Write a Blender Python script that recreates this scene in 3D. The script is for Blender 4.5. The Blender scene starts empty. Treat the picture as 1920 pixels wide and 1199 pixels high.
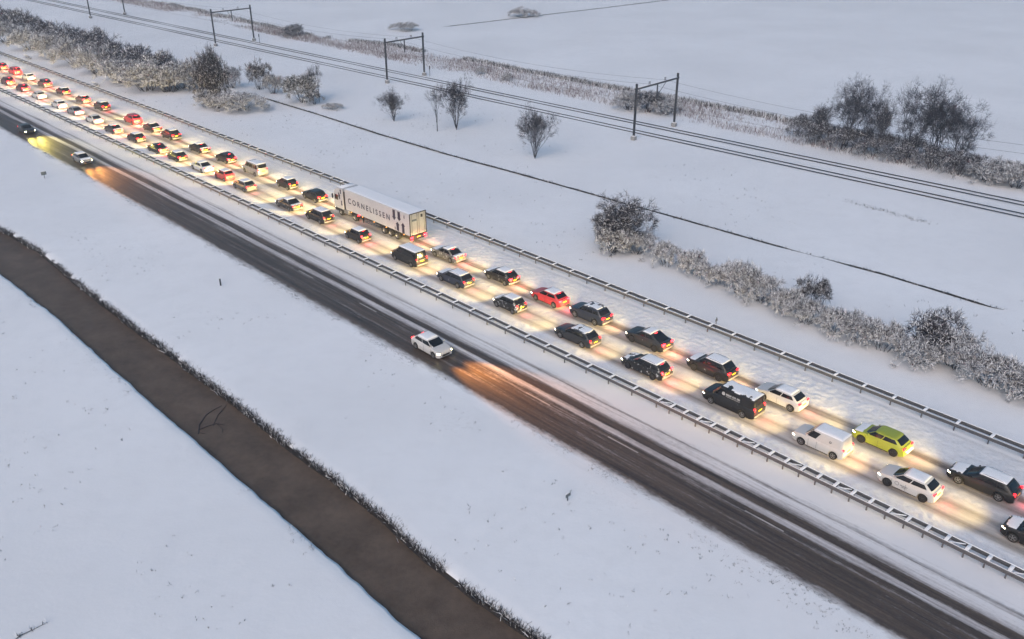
import bpy, math, random
import numpy as np
from mathutils import Vector, Matrix
R = math.radians
scene = bpy.context.scene
C = scene.collection

# ------------------------------------------------------------------ camera
CAM_H, PITCH, FPX = 40.0, R(26.4), 1661.0
cam_data = bpy.data.cameras.new('camera')
cam_data.sensor_width = 36.0
cam_data.lens = 36.0 * FPX / 1920.0
cam_data.clip_start, cam_data.clip_end = 0.5, 20000.0
cam = bpy.data.objects.new('camera', cam_data)
cam.location = (0, 0, CAM_H)
cam.rotation_euler = (math.pi / 2 - PITCH, 0, 0)
C.objects.link(cam)
scene.camera = cam

# ------------------------------------------------------------------ sky, sun, exposure (overcast winter dusk)
SUN_EL, SUN_AZ = R(38), R(200)
world = bpy.data.worlds.new('World')
scene.world = world
world.use_nodes = True
wn, wl = world.node_tree.nodes, world.node_tree.links
wn.clear()
w_out = wn.new('ShaderNodeOutputWorld')
w_bg = wn.new('ShaderNodeBackground')
w_sky = wn.new('ShaderNodeTexSky')
w_sky.sky_type = 'NISHITA'
w_sky.sun_disc = False
w_sky.sun_elevation = SUN_EL
w_sky.sun_rotation = SUN_AZ
w_sky.dust_density = 3.0
w_hs = wn.new('ShaderNodeHueSaturation')      # cloud cover greys the sky
w_hs.inputs['Saturation'].default_value = 1.35
w_hs.inputs['Hue'].default_value = 0.485
w_bg.inputs['Strength'].default_value = 0.09
wl.new(w_sky.outputs[0], w_hs.inputs['Color'])
wl.new(w_hs.outputs[0], w_bg.inputs['Color'])
wl.new(w_bg.outputs[0], w_out.inputs['Surface'])

sun_data = bpy.data.lights.new('sun', 'SUN')
sun_data.energy = 0.55
sun_data.angle = R(60)
sun_data.color = (1.0, 0.96, 0.92)
sun = bpy.data.objects.new('sun', sun_data)
_d = Vector((math.sin(SUN_AZ) * math.cos(SUN_EL), math.cos(SUN_AZ) * math.cos(SUN_EL), math.sin(SUN_EL)))
sun.rotation_euler = (-_d).to_track_quat('-Z', 'Y').to_euler()
sun.location = (0, -60, 90)
C.objects.link(sun)

vs = scene.view_settings
vs.view_transform, vs.look, vs.gamma = 'Standard', 'None', 1.0
vs.use_curve_mapping = False
vs.exposure = 0.80
scene.render.engine = 'CYCLES'
scene.cycles.use_denoising = True
scene.cycles.use_light_tree = True
scene.cycles.use_adaptive_sampling = True
scene.cycles.adaptive_threshold = 0.025
scene.cycles.adaptive_min_samples = 24
scene.cycles.max_bounces = 4
scene.cycles.diffuse_bounces = 2
scene.cycles.glossy_bounces = 2
scene.cycles.sample_clamp_indirect = 4.0

HEAD_W, TAIL_W, ONCOMING_W = 7600.0, 13.0, 32000.0

# ------------------------------------------------------------------ frames of reference
# metres; s runs along the motorway away from the viewer, t across it to the right
HD = R(133.9)
U = np.array([math.cos(HD), math.sin(HD)])
V = np.array([U[1], -U[0]])

def bow(s):
    s = np.asarray(s, float)
    q = 0.7 * (1 - ((s - 110) / 110) ** 2)
    hi = 0.7 * (1 - (140 / 110) ** 2) - 1.4 * 140 / 110 ** 2 * (s - 250)
    lo = 0.7 * (1 - (140 / 110) ** 2) + 1.4 * 140 / 110 ** 2 * (s + 30)
    return np.where(s > 250, hi, np.where(s < -30, lo, q))

def P(s, t, z=0.0, curve=True):
    tt = t + (float(bow(s)) if curve else 0.0)
    return Vector((s * U[0] + tt * V[0], s * U[1] + tt * V[1], z))

def road_angle(s):
    e = 0.5
    a, b = P(s - e, 57), P(s + e, 57)
    return math.atan2(b.y - a.y, b.x - a.x)

def ground(px, py, z=0.0):
    """world point on the plane at height z from a surveyed photo position"""
    c, sn = math.cos(PITCH), math.sin(PITCH)
    x, y = (px - 960) / FPX, (599.5 - py) / FPX
    d = Vector((x, c + y * sn, -sn + y * c))
    k = (z - CAM_H) / d.z
    return Vector((d.x * k, d.y * k, z))

# ------------------------------------------------------------------ noise
_rng = np.random.RandomState(7)
_TAB = _rng.rand(256, 256)
def vnoise(x, y):
    x, y = np.asarray(x, float), np.asarray(y, float)
    xi, yi = np.floor(x).astype(int), np.floor(y).astype(int)
    fx, fy = x - xi, y - yi
    fx, fy = fx * fx * (3 - 2 * fx), fy * fy * (3 - 2 * fy)
    a = _TAB[xi & 255, yi & 255]; b = _TAB[(xi + 1) & 255, yi & 255]
    c = _TAB[xi & 255, (yi + 1) & 255]; d = _TAB[(xi + 1) & 255, (yi + 1) & 255]
    return (a * (1 - fx) + b * fx) * (1 - fy) + (c * (1 - fx) + d * fx) * fy
def fbm(x, y, n=4):
    o, amp, tot = 0, 1.0, 0
    for i in range(n):
        o = o + amp * vnoise(x * 2 ** i + 17.3 * i, y * 2 ** i + 9.1 * i); tot += amp; amp *= .5
    return o / tot

# ------------------------------------------------------------------ object helpers
def link(o):
    C.objects.link(o); return o
def tag(o, label=None, cat=None, group=None, kind=None):
    if label: o['label'] = label
    if cat: o['category'] = cat
    if group: o['group'] = group
    if kind: o['kind'] = kind
    return o
def empty(name, loc, rz=0, label=None, cat=None, group=None):
    o = link(bpy.data.objects.new(name, None))
    o.location = loc; o.rotation_euler = (0, 0, rz); o.empty_display_size = .3
    return tag(o, label, cat, group)
def part(name, mesh, parent, loc=(0, 0, 0), rot=(0, 0, 0), mat=None, scale=None):
    o = link(bpy.data.objects.new(name, mesh))
    o.parent = parent; o.location = loc; o.rotation_euler = rot
    if scale: o.scale = scale
    if mat is not None:
        o.material_slots[0].link = 'OBJECT'
        o.material_slots[0].material = mat
    return o

class MB:
    """collects vertices and faces of one mesh"""
    def __init__(self): self.v, self.f, self.m = [], [], []
    def add(self, vs, fs, mi=0):
        n = len(self.v)
        self.v += [tuple(p) for p in vs]
        self.f += [tuple(i + n for i in f) for f in fs]
        self.m += [mi] * len(fs)
        return self
    def box(self, c, s, bev=0.0, mi=0):
        x, y, z = c; a, b, h = s[0] / 2, s[1] / 2, s[2] / 2
        if bev <= 0:
            vs = [(x + i * a, y + j * b, z + k * h) for i in (-1, 1) for j in (-1, 1) for k in (-1, 1)]
            return self.add(vs, [(0, 1, 3, 2), (4, 6, 7, 5), (0, 4, 5, 1), (2, 3, 7, 6), (0, 2, 6, 4), (1, 5, 7, 3)], mi)
        e = min(bev, a * .9, b * .9, h * .9)
        rings = []
        for (zz, q) in ((-h, e), (-h + e, 0), (h - e, 0), (h, e)):
            aa, bb = a - q, b - q
            rings.append([(x + aa - (e if q == 0 else 0) * 0, y - bb + e * (q == 0), z + zz), (x + aa, y + bb - e * (q == 0), z + zz),
                          (x + aa - e * (q == 0), y + bb, z + zz), (x - aa + e * (q == 0), y + bb, z + zz),
                          (x - aa, y + bb - e * (q == 0), z + zz), (x - aa, y - bb + e * (q == 0), z + zz),
                          (x - aa + e * (q == 0), y - bb, z + zz), (x + aa - e * (q == 0), y - bb, z + zz)])
        vs = [p for r in rings for p in r]
        fs = [tuple(range(7, -1, -1)), tuple(range(24, 32))]
        for k in range(3):
            for i in range(8):
                j = (i + 1) % 8
                fs.append((k * 8 + i, k * 8 + j, k * 8 + 8 + j, k * 8 + 8 + i))
        return self.add(vs, fs, mi)
    def tube(self, pts, rad, n=6, mi=0, cap=True):
        pts = [Vector(p) for p in pts]
        if not hasattr(rad, '__len__'): rad = [rad] * len(pts)
        vs, fs = [], []
        for i, p in enumerate(pts):
            d = (pts[min(i + 1, len(pts) - 1)] - pts[max(i - 1, 0)]).normalized()
            a = d.cross(Vector((0, 0, 1)) if abs(d.z) < .9 else Vector((1, 0, 0))).normalized()
            b = d.cross(a)
            for k in range(n):
                w = 2 * math.pi * k / n
                vs.append(p + rad[i] * (math.cos(w) * a + math.sin(w) * b))
        for i in range(len(pts) - 1):
            for k in range(n):
                j = (k + 1) % n
                fs.append((i * n + k, i * n + j, (i + 1) * n + j, (i + 1) * n + k))
        if cap: fs += [tuple(range(n)), tuple(range((len(pts) - 1) * n, len(pts) * n))[::-1]]
        return self.add(vs, fs, mi)
    def lathe_y(self, prof, n=20, mi=0):
        """profile of (radius, y) spun about the y axis"""
        vs = [(r * math.cos(2 * math.pi * k / n), y, r * math.sin(2 * math.pi * k / n)) for r, y in prof for k in range(n)]
        fs = []
        for i in range(len(prof) - 1):
            for k in range(n):
                j = (k + 1) % n
                fs.append((i * n + k, (i + 1) * n + k, (i + 1) * n + j, i * n + j))
        fs += [tuple(range(n)), tuple(range((len(prof) - 1) * n, len(prof) * n))[::-1]]
        return self.add(vs, fs, mi)
    def mesh(self, name, mats, smooth=None):
        me = bpy.data.meshes.new(name)
        me.from_pydata(self.v, [], self.f)
        for m in (mats if isinstance(mats, (list, tuple)) else [mats]): me.materials.append(m)
        if any(self.m): me.polygons.foreach_set('material_index', self.m)
        if smooth is not None:
            me.polygons.foreach_set('use_smooth', [True] * len(me.polygons))
            me.set_sharp_from_angle(angle=R(smooth))
        me.update()
        return me

def np_mesh(name, verts, faces, mats, mat_idx=None, uv=None, smooth=True):
    """fast mesh from numpy arrays; faces is (n,3) or (n,4)"""
    me = bpy.data.meshes.new(name)
    nv, nf, k = len(verts), len(faces), faces.shape[1]
    me.vertices.add(nv); me.vertices.foreach_set('co', np.asarray(verts, np.float32).ravel())
    me.loops.add(nf * k); me.loops.foreach_set('vertex_index', faces.astype(np.int32).ravel())
    me.polygons.add(nf); me.polygons.foreach_set('loop_start', np.arange(0, nf * k, k, dtype=np.int32))
    for m in mats: me.materials.append(m)
    if mat_idx is not None: me.polygons.foreach_set('material_index', mat_idx.astype(np.int32))
    me.polygons.foreach_set('use_smooth', np.full(nf, smooth))
    if uv is not None:
        l = me.uv_layers.new(name='UVMap')
        l.data.foreach_set('uv', np.asarray(uv, np.float32)[faces.ravel()].ravel())
    me.update(calc_edges=True); me.validate()
    return me

def grid_faces(nr, nc):
    i = np.arange(nr - 1)[:, None] * nc + np.arange(nc - 1)[None, :]
    return np.stack([i, i + nc, i + nc + 1, i + 1], -1).reshape(-1, 4)

# ------------------------------------------------------------------ materials
def new_mat(name):
    m = bpy.data.materials.new(name); m.use_nodes = True
    nt = m.node_tree; b = nt.nodes['Principled BSDF']
    return m, nt, b
def N(nt, t, **kw):
    n = nt.nodes.new(t)
    for k, v in kw.items(): setattr(n, k, v)
    return n
def setin(n, **kw):
    for k, v in kw.items(): n.inputs[k.replace('_', ' ')].default_value = v
def noise(nt, vec, scale, detail=4.0, rough=.6):
    n = N(nt, 'ShaderNodeTexNoise'); setin(n, Scale=scale, Detail=detail, Roughness=rough)
    if vec is not None: nt.links.new(vec, n.inputs['Vector'])
    return n.outputs['Fac']
def math_(nt, op, a, b=None, clamp=False):
    n = N(nt, 'ShaderNodeMath', operation=op, use_clamp=clamp)
    for i, q in enumerate((a, b)):
        if q is None: continue
        if isinstance(q, (int, float)): n.inputs[i].default_value = q
        else: nt.links.new(q, n.inputs[i])
    return n.outputs[0]
def mixc(nt, f, a, b):
    n = N(nt, 'ShaderNodeMix', data_type='RGBA')
    for i, q in ((0, f), (6, a), (7, b)):
        if isinstance(q, (int, float)): n.inputs[i].default_value = q
        elif isinstance(q, tuple): n.inputs[i].default_value = (*q[:3], 1)
        else: nt.links.new(q, n.inputs[i])
    return n.outputs[2]
def ramp(nt, f, stops):
    n = N(nt, 'ShaderNodeValToRGB'); e = n.color_ramp.elements
    while len(e) < len(stops): e.new(.5)
    for k, (p, v) in zip(e, stops): 
        k.position = p; k.color = (v, v, v, 1)
    nt.links.new(f, n.inputs[0]); return n.outputs[0]
def bump(nt, b, h, strength, dist):
    n = N(nt, 'ShaderNodeBump'); setin(n, Strength=strength, Distance=dist)
    nt.links.new(h, n.inputs['Height']); nt.links.new(n.outputs[0], b.inputs['Normal'])

SNOW = (0.80, 0.81, 0.835)
def simple(name, col, rough=.6, metal=0.0, var=.25, scale=6.0, coat=0.0, spec=.5):
    m, nt, b = new_mat(name)
    tc = N(nt, 'ShaderNodeTexCoord')
    f = noise(nt, tc.outputs['Object'], scale)
    dark = tuple(c * (1 - var) for c in col); lite = tuple(min(1, c * (1 + var)) for c in col)
    nt.links.new(mixc(nt, f, dark, lite), b.inputs['Base Color'])
    setin(b, Roughness=rough, Metallic=metal)
    b.inputs['Coat Weight'].default_value = coat
    b.inputs['Specular IOR Level'].default_value = spec
    return m
def glow(name, col, strength):
    m, nt, b = new_mat(name)
    setin(b, Roughness=.3); b.inputs['Base Color'].default_value = (*[c * .6 for c in col], 1)
    b.inputs['Emission Color'].default_value = (*col, 1)
    b.inputs['Emission Strength'].default_value = strength
    m.cycles.emission_sampling = 'NONE'
    return m

def snow_nodes(nt, vec, tint=1.0):
    big = noise(nt, vec, .035, 3.0, .55)
    fine = noise(nt, vec, 2.4, 4.0, .75)
    c = mixc(nt, ramp(nt, big, [(0, 0), (.3, 0), (.65, 1)]), tuple(q * .89 for q in SNOW), SNOW)
    c = mixc(nt, math_(nt, 'MULTIPLY', ramp(nt, noise(nt, vec, .45, 4.0, .7), [(0, 0), (.45, 0), (.72, 1)]), .4), c, tuple(q * .84 for q in SNOW))
    c = mixc(nt, math_(nt, 'MULTIPLY', fine, .22), c, tuple(q * .80 for q in SNOW))
    return c, big, fine

def mat_snow_ground():
    m, nt, b = new_mat('field_snow')
    tc = N(nt, 'ShaderNodeTexCoord'); vec = tc.outputs['Object']
    c, big, fine = snow_nodes(nt, vec)
    # thin snow where dry grass shows through
    g = noise(nt, vec, .11, 3.0, .65); sp = noise(nt, vec, 3.2, 2.0, .8)
    k = math_(nt, 'MULTIPLY', ramp(nt, g, [(0, 0), (.56, 0), (.75, 1)]), ramp(nt, sp, [(0, 0), (.52, 0), (.72, 1)]))
    c = mixc(nt, math_(nt, 'MULTIPLY', k, .30), c, (.24, .22, .2))
    nt.links.new(c, b.inputs['Base Color']); setin(b, Roughness=.9)
    b.inputs['Specular IOR Level'].default_value = .25
    h = math_(nt, 'ADD', math_(nt, 'MULTIPLY', noise(nt, vec, .22, 4.0, .55), 1.0), math_(nt, 'MULTIPLY', noise(nt, vec, 4.0, 2.0, .7), .16))
    bump(nt, b, h, .32, .22)
    return m
def mat_snow_plain(name='piled_snow', sc=8.0):
    m, nt, b = new_mat(name)
    tc = N(nt, 'ShaderNodeTexCoord'); vec = tc.outputs['Object']
    f = noise(nt, vec, sc, 5.0, .65)
    nt.links.new(mixc(nt, f, tuple(q * .9 for q in SNOW), tuple(min(1, q * 1.03) for q in SNOW)), b.inputs['Base Color'])
    setin(b, Roughness=.85); b.inputs['Specular IOR Level'].default_value = .25
    bump(nt, b, f, .5, .04)
    return m

def uv_st(nt):
    uv = N(nt, 'ShaderNodeUVMap', uv_map='UVMap')
    sep = N(nt, 'ShaderNodeSeparateXYZ'); nt.links.new(uv.outputs[0], sep.inputs[0])
    return uv.outputs[0], sep.outputs[0], sep.outputs[1]
def stretched(nt, s, t, ks, kt, off=0.0):
    c = N(nt, 'ShaderNodeCombineXYZ')
    nt.links.new(math_(nt, 'MULTIPLY', s, ks), c.inputs[0])
    nt.links.new(math_(nt, 'MULTIPLY', t, kt), c.inputs[1])
    c.inputs[2].default_value = off
    return c.outputs[0]

def mat_wet_road():
    """asphalt partly under slush: wheel paths bare, the rest white; laid out across the road"""
    m, nt, b = new_mat('slushy_asphalt')
    uv, s, t = uv_st(nt)
    tw = math_(nt, 'ADD', t, math_(nt, 'MULTIPLY', math_(nt, 'SUBTRACT', noise(nt, stretched(nt, s, t, .05, .5), 1.0, 3.0), .5), .55))
    edge = math_(nt, 'MULTIPLY', math_(nt, 'SUBTRACT', noise(nt, stretched(nt, s, t, .8, 2.0, 3.0), 1.0, 7.0, .82), .5), 1.7)
    tw2 = math_(nt, 'ADD', tw, edge)
    f = math_(nt, 'MULTIPLY', math_(nt, 'SUBTRACT', tw, 42.0), 1 / 10.4)
    fe = math_(nt, 'MULTIPLY', math_(nt, 'SUBTRACT', tw2, 42.0), 1 / 10.4)
    L = lambda x: (x - 42.0) / 10.4
    r = ramp(nt, f, [(0, .9), (L(43.5), 1.0), (L(44.2), .95), (L(44.8), .80), (L(45.5), .98), (L(46.1), .80), (L(46.75), .82), (L(47.05), .44), (L(47.45), .34),
                     (L(47.75), .92), (L(48.15), 1), (L(48.5), .62), (L(48.85), .28), (L(49.5), .18), (L(49.85), .34), (L(50.0), .62), (L(50.2), .34), (L(50.5), .16), (L(51.2), .05), (1, 0)])
    e = ramp(nt, fe, [(0, 0), (L(42.45), 0), (L(42.85), .35), (L(43.35), 1), (1, 1)])
    streak = noise(nt, stretched(nt, s, t, .075, 2.8), 1.0, 6.0, .72)
    patch = noise(nt, stretched(nt, s, t, .16, .5, 4.0), 1.0, 4.0, .65)
    grit = noise(nt, stretched(nt, s, t, 2.2, 5.0), 1.0, 4.0, .8)
    k = math_(nt, 'ADD', r, math_(nt, 'MULTIPLY', math_(nt, 'SUBTRACT', streak, .5), 1.25))
    k = math_(nt, 'ADD', k, math_(nt, 'MULTIPLY', math_(nt, 'SUBTRACT', grit, .5), .6))
    k = math_(nt, 'ADD', k, math_(nt, 'MULTIPLY', math_(nt, 'SUBTRACT', patch, .5), .35))
    k = ramp(nt, k, [(0, 0), (.2, .0), (.48, .45), (.8, 1), (1, 1)])
    k = math_(nt, 'MULTIPLY', k, e)
    asp = mixc(nt, ramp(nt, noise(nt, stretched(nt, s, t, .05, 2.4, 5.0), 1.0, 5.0, .7), [(0, 0), (.35, 0), (.7, 1)]), (.026, .021, .020), (.120, .087, .066))
    asp = mixc(nt, math_(nt, 'MULTIPLY', ramp(nt, grit, [(0, 0), (.5, 0), (.75, 1)]), .35), asp, (.20, .17, .15))
    sn, big, fine = snow_nodes(nt, uv)
    slush = mixc(nt, math_(nt, 'MULTIPLY', ramp(nt, f, [(0, 0), (.08, 0), (.16, .75), (L(48.6), .55), (L(49.8), .22), (1, 0)]), math_(nt, 'ADD', streak, .35)), sn, (.42, .37, .36))
    nt.links.new(mixc(nt, k, slush, asp), b.inputs['Base Color'])
    nt.links.new(math_(nt, 'SUBTRACT', .9, math_(nt, 'MULTIPLY', k, .38)), b.inputs['Roughness'])
    b.inputs['Specular IOR Level'].default_value = .35
    bump(nt, b, math_(nt, 'ADD', math_(nt, 'MULTIPLY', grit, .6), math_(nt, 'SUBTRACT', 1.0, k)), .6, .03)
    return m

def mat_packed_road():
    """snow-packed carriageway with greyer wheel paths"""
    m, nt, b = new_mat('packed_snow_road')
    uv, s, t = uv_st(nt)
    tw = math_(nt, 'ADD', t, math_(nt, 'MULTIPLY', math_(nt, 'SUBTRACT', noise(nt, stretched(nt, s, t, .06, .4), 1.0, 3.0), .5), .8))
    L = lambda x: (x - 53.0) / 14.5
    f = math_(nt, 'MULTIPLY', math_(nt, 'SUBTRACT', tw, 53.0), 1 / 14.5)
    r = ramp(nt, f, [(0, 0), (L(55.5), .0), (L(55.9), .40), (L(56.2), .66), (L(56.6), .34), (L(57.0), .30), (L(57.4), .46), (L(57.75), .62), (L(58.2), .22), (L(59.1), .08),
                     (L(59.7), .22), (L(60.05), .72), (L(60.5), .6), (L(60.9), .28), (L(61.3), .28), (L(61.6), .85), (L(62.05), .8), (L(62.45), .2), (L(63), .0), (1, 0)])
    streak = noise(nt, stretched(nt, s, t, .06, 2.6), 1.0, 5.0, .65)
    blot = noise(nt, stretched(nt, s, t, .12, .12, 8.0), 1.0, 2.0, .5)
    grit = noise(nt, stretched(nt, s, t, 1.8, 3.6), 1.0, 5.0, .8)
    k = math_(nt, 'MULTIPLY', r, math_(nt, 'ADD', math_(nt, 'MULTIPLY', streak, 1.3), math_(nt, 'MULTIPLY', blot, 1.0)))
    k = math_(nt, 'ADD', k, math_(nt, 'MULTIPLY', math_(nt, 'SUBTRACT', grit, .5), .3), clamp=True)
    sn, big, fine = snow_nodes(nt, uv)
    film = ramp(nt, f, [(0, 0), (L(55.2), .0), (L(55.8), .75), (L(58.3), .6), (L(59.2), .35), (L(59.8), .7), (L(62.3), .8), (L(62.9), .1), (1, .04)])
    c = mixc(nt, math_(nt, 'MULTIPLY', film, math_(nt, 'ADD', math_(nt, 'MULTIPLY', streak, .7), .35), clamp=True), sn, (.52, .47, .41))
    c = mixc(nt, math_(nt, 'MULTIPLY', k, .98, clamp=True), c, (.15, .128, .108))
    c = mixc(nt, math_(nt, 'MULTIPLY', ramp(nt, noise(nt, uv, 2.6, 4.0, .8), [(0, 0), (.47, 0), (.68, 1)]), .30), c, (.36, .35, .34))
    nt.links.new(c, b.inputs['Base Color']); setin(b, Roughness=.8)
    b.inputs['Specular IOR Level'].default_value = .3
    bump(nt, b, grit, .8, .07)
    return m

def mat_paint(name, col, speck=.0, rough=.32, metal=.0):
    """car paint with road salt and blown snow sticking to it"""
    m, nt, b = new_mat(name)
    tc = N(nt, 'ShaderNodeTexCoord'); ob = N(nt, 'ShaderNodeObjectInfo')
    add = N(nt, 'ShaderNodeVectorMath', operation='ADD'); nt.links.new(tc.outputs['Object'], add.inputs[0])
    comb = N(nt, 'ShaderNodeCombineXYZ'); nt.links.new(math_(nt, 'MULTIPLY', ob.outputs['Random'], 37.0), comb.inputs[0]); nt.links.new(comb.outputs[0], add.inputs[1])
    v = add.outputs[0]
    a = noise(nt, v, 2.3, 6.0, .72)
    lo = .74 - .28 * speck
    k = ramp(nt, a, [(0, 0), (max(.05, lo - .05), 0), (min(.98, lo + .05), 1)])
    film = math_(nt, 'MULTIPLY', noise(nt, v, 5.0, 4.0, .7), .06 if sum(col) < .2 else .16)
    c = mixc(nt, film, col, (.33, .33, .34))
    c = mixc(nt, math_(nt, 'MULTIPLY', k, .9 if speck > 0 else 0), c, SNOW)
    nt.links.new(c, b.inputs['Base Color'])
    setin(b, Roughness=rough, Metallic=metal)
    b.inputs['Coat Weight'].default_value = .15; b.inputs['Coat Roughness'].default_value = .15
    b.inputs['Specular IOR Level'].default_value = .35
    return m

M = dict(
    snow=mat_snow_ground(), pile=mat_snow_plain(), road=mat_wet_road(), packed=mat_packed_road(),
    earth=simple('bank_earth', (.022, .019, .018), .9, var=.5, scale=2.5),
    steel=simple('galvanised_steel', (.115, .121, .133), .55, .3, .2, 3.0),
    darksteel=simple('mast_steel', (.045, .05, .058), .6, .2, .3, 2.0),
    rail=simple('rail_steel', (.05, .05, .056), .5, .4, .3, .6),
    concrete=simple('footing_concrete', (.26, .26, .26), .9, var=.2),
    marking=simple('road_paint', (.34, .32, .30), .8, var=.6, scale=1.6),
    twig=simple('bare_twigs', (.040, .040, .054), .9, var=.35, scale=.8),
    twig_d=simple('dark_bark', (.030, .028, .034), .9, var=.35, scale=.8),
    twig_g=simple('greenish_twigs', (.045, .046, .040), .9, var=.35, scale=.8),
    reed=simple('dry_reed', (.185, .140, .145), .9, var=.35, scale=.4),
    reed_d=simple('dark_sedge', (.036, .034, .038), .9, var=.4, scale=.5),
    twigsnow=mat_snow_plain('snow_on_twigs', 3.0),
    glass=simple('car_glass', (.010, .011, .014), .12, var=.2),
    tyre=simple('tyre_rubber', (.014, .014, .014), .8, var=.3, scale=9),
    rim=simple('alloy_rim', (.32, .32, .33), .35, .7, .2, 9),
    rimdark=simple('dark_rim', (.05, .05, .055), .45, .5, .2, 9),
    bumper=simple('grey_bumper', (.17, .17, .175), .4, var=.3),  # lightened grey so the following headlights' glow shows on dark cars
    trim=simple('black_trim', (.016, .016, .018), .6, var=.3),
    plate=simple('yellow_plate', (.90, .60, .03), .5, var=.08, scale=30),
    chrome=simple('bright_trim', (.55, .55, .57), .25, .9, .1),
    head=glow('headlight_lens', (1.0, .90, .68), 8.0),
    head_on=glow('oncoming_headlight_lens', (1.0, .90, .45), 30.0),
    tail=glow('tail_light', (1.0, .010, .016), 4.5),
    brake=glow('brake_light', (1.0, .014, .022), 11.0),
    amber=glow('marker_light', (1.0, .35, .05), 6.0),
    white_body=simple('white_trailer_skin', (.44, .45, .47), .5, var=.13, scale=.7),
    door_grey=simple('trailer_door', (.36, .365, .35), .55, var=.1, scale=2.0),
    navy=simple('navy_print', (.018, .020, .045), .6, var=.15),
    sign=simple('sign_face', (.10, .125, .14), .5, var=.15),
)
# water
m, nt, b = new_mat('muddy_water')
tc = N(nt, 'ShaderNodeTexCoord')
a = ramp(nt, noise(nt, tc.outputs['Object'], .35, 7.0, .78), [(0, 0), (.33, 0), (.68, 1)]); g = noise(nt, tc.outputs['Object'], 7.0, 4.0, .85)
nt.links.new(mixc(nt, math_(nt, 'ADD', math_(nt, 'MULTIPLY', a, .75), math_(nt, 'MULTIPLY', g, .3)), (.058, .043, .034), (.150, .112, .088)), b.inputs['Base Color'])
setin(b, Roughness=.5, IOR=1.33); b.inputs['Specular IOR Level'].default_value = .2; bump(nt, b, g, .5, .04)
M['water'] = m

# ------------------------------------------------------------------ ground sheet with the watercourse cut into it
RV1 = np.array([[-80, 27.0], [27, 27.7], [31.5, 27.5], [36.8, 27.5], [42.1, 27.9], [55.6, 27.7], [66.9, 27.8], [75.2, 27.7], [85.3, 27.5], [96.8, 27.5], [111.7, 27.8], [122.8, 26.9], [180, 25.5], [400, 24]])
RV2 = np.array([[-80, 22.5], [31.5, 22.7], [42.2, 22.8], [58.6, 22.7], [73.6, 22.6], [84.6, 22.7], [92.9, 22.7], [106.8, 22.2], [180, 20.5], [400, 19]])
def far_bank(s): return np.interp(s, RV1[:, 0], RV1[:, 1]) + .45 * (fbm(np.asarray(s) * .35, 3.3, 4) - .5)
def near_bank(s): return np.interp(s, RV2[:, 0], RV2[:, 1]) + .34 * (fbm(np.asarray(s) * .8, 8.3, 4) - .5)
WATER_Z = -.45
S_ROWS = np.concatenate([[-2500, -800, -300, -120], np.arange(-60, 140, .6), np.arange(140, 420, 3.0), [440, 500, 600, 800, 1200, 2000, 3500, 5500]])
def build_ground():
    s = S_ROWS[:, None]
    e2, e1 = near_bank(S_ROWS)[:, None], far_bank(S_ROWS)[:, None]
    one = np.ones_like(s)
    cols, zs = [], []
    def col(t, z): cols.append(t * one); zs.append(z * one)
    for t in (-3000, -1500, -400, -120, -60, -30, -10, 5, 15, 19): col(t + 0 * one, 0)
    col(e2 - .9, 0); col(e2 - .25, -.02); col(e2, -.10); col(e2 + .10, -.60); col(e2 + 1.2, -.9)
    col(e1 - 1.2, -.9); col(e1 - .25, -.60); col(e1 + .05, -.16); col(e1 + .35, -.03); col(e1 + 1.2, 0)
    ntop = len(cols)
    for t in (31, 34, 37, 40, 42, 46, 52.4, 53.6, 60, 66.8, 68.4, 70, 74, 78, 84, 90, 96, 102, 110, 118, 124, 130, 136, 142, 150, 160, 175, 200, 240, 300, 400, 600, 1000, 2000, 3500, 5500): col(t, 0)
    T = np.concatenate(cols, 1); Z = np.concatenate(zs, 1)
    S = s * np.ones_like(T)
    lowamp = np.clip((np.minimum(np.abs(T - 34), 6) / 6), 0, 1) * 0
    und = (fbm(S * .05, T * .05, 3) - .5) * .5
    w = np.where(T > 69, np.clip((T - 69) / 10, 0, 1), np.where(T < 19, np.clip((19 - T) / 10, 0, 1), 0)) * (np.abs(S) < 700) * (np.abs(T) < 700)
    Z = Z + und * w * .5
    bw = bow(S[:, :1]) * np.clip(1 - np.abs(T - 55) / 60, 0, 1) * ((T > 40))
    TT = T + bw
    X = S * U[0] + TT * V[0]; Y = S * U[1] + TT * V[1]
    F = grid_faces(*T.shape)
    ci = np.tile(np.arange(T.shape[1] - 1), T.shape[0] - 1)
    mi = ((ci >= 12) & (ci <= 16)).astype(int)
    me = np_mesh('ground', np.stack([X, Y, Z], -1).reshape(-1, 3), F, [M['snow'], M['earth']], mi)
    tag(link(bpy.data.objects.new('ground', me)), kind='structure')
build_ground()

def strip(name, s, tL, tR, z, mat, nt_=2, curve=True, kind='structure'):
    """ribbon between t = tL(s) and tR(s)"""
    s = np.asarray(s, float)
    a = tL(s) if callable(tL) else np.full_like(s, tL); b = tR(s) if callable(tR) else np.full_like(s, tR)
    k = np.linspace(0, 1, nt_)[None]
    T = a[:, None] * (1 - k) + b[:, None] * k; S = s[:, None] + 0 * T
    TT = T + (bow(S) if curve else 0)
    Z = (z(S, T) if callable(z) else z + 0 * T)
    vtx = np.stack([S * U[0] + TT * V[0], S * U[1] + TT * V[1], Z], -1).reshape(-1, 3)
    me = np_mesh(name, vtx, grid_faces(len(s), nt_), [mat], uv=np.stack([S, T], -1).reshape(-1, 2))
    o = link(bpy.data.objects.new(name, me))
    if kind: tag(o, kind=kind)
    return o

strip('water', np.arange(-80, 400, 2.0), lambda s: near_bank(s) - .3, lambda s: far_bank(s) + .3, WATER_Z, M['water'], 2, curve=False)
strip('road', np.concatenate([[-200], np.arange(-60, 420, 4.0), [600, 900]]), 41.6, 52.35, .012, M['road'], 12)

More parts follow.
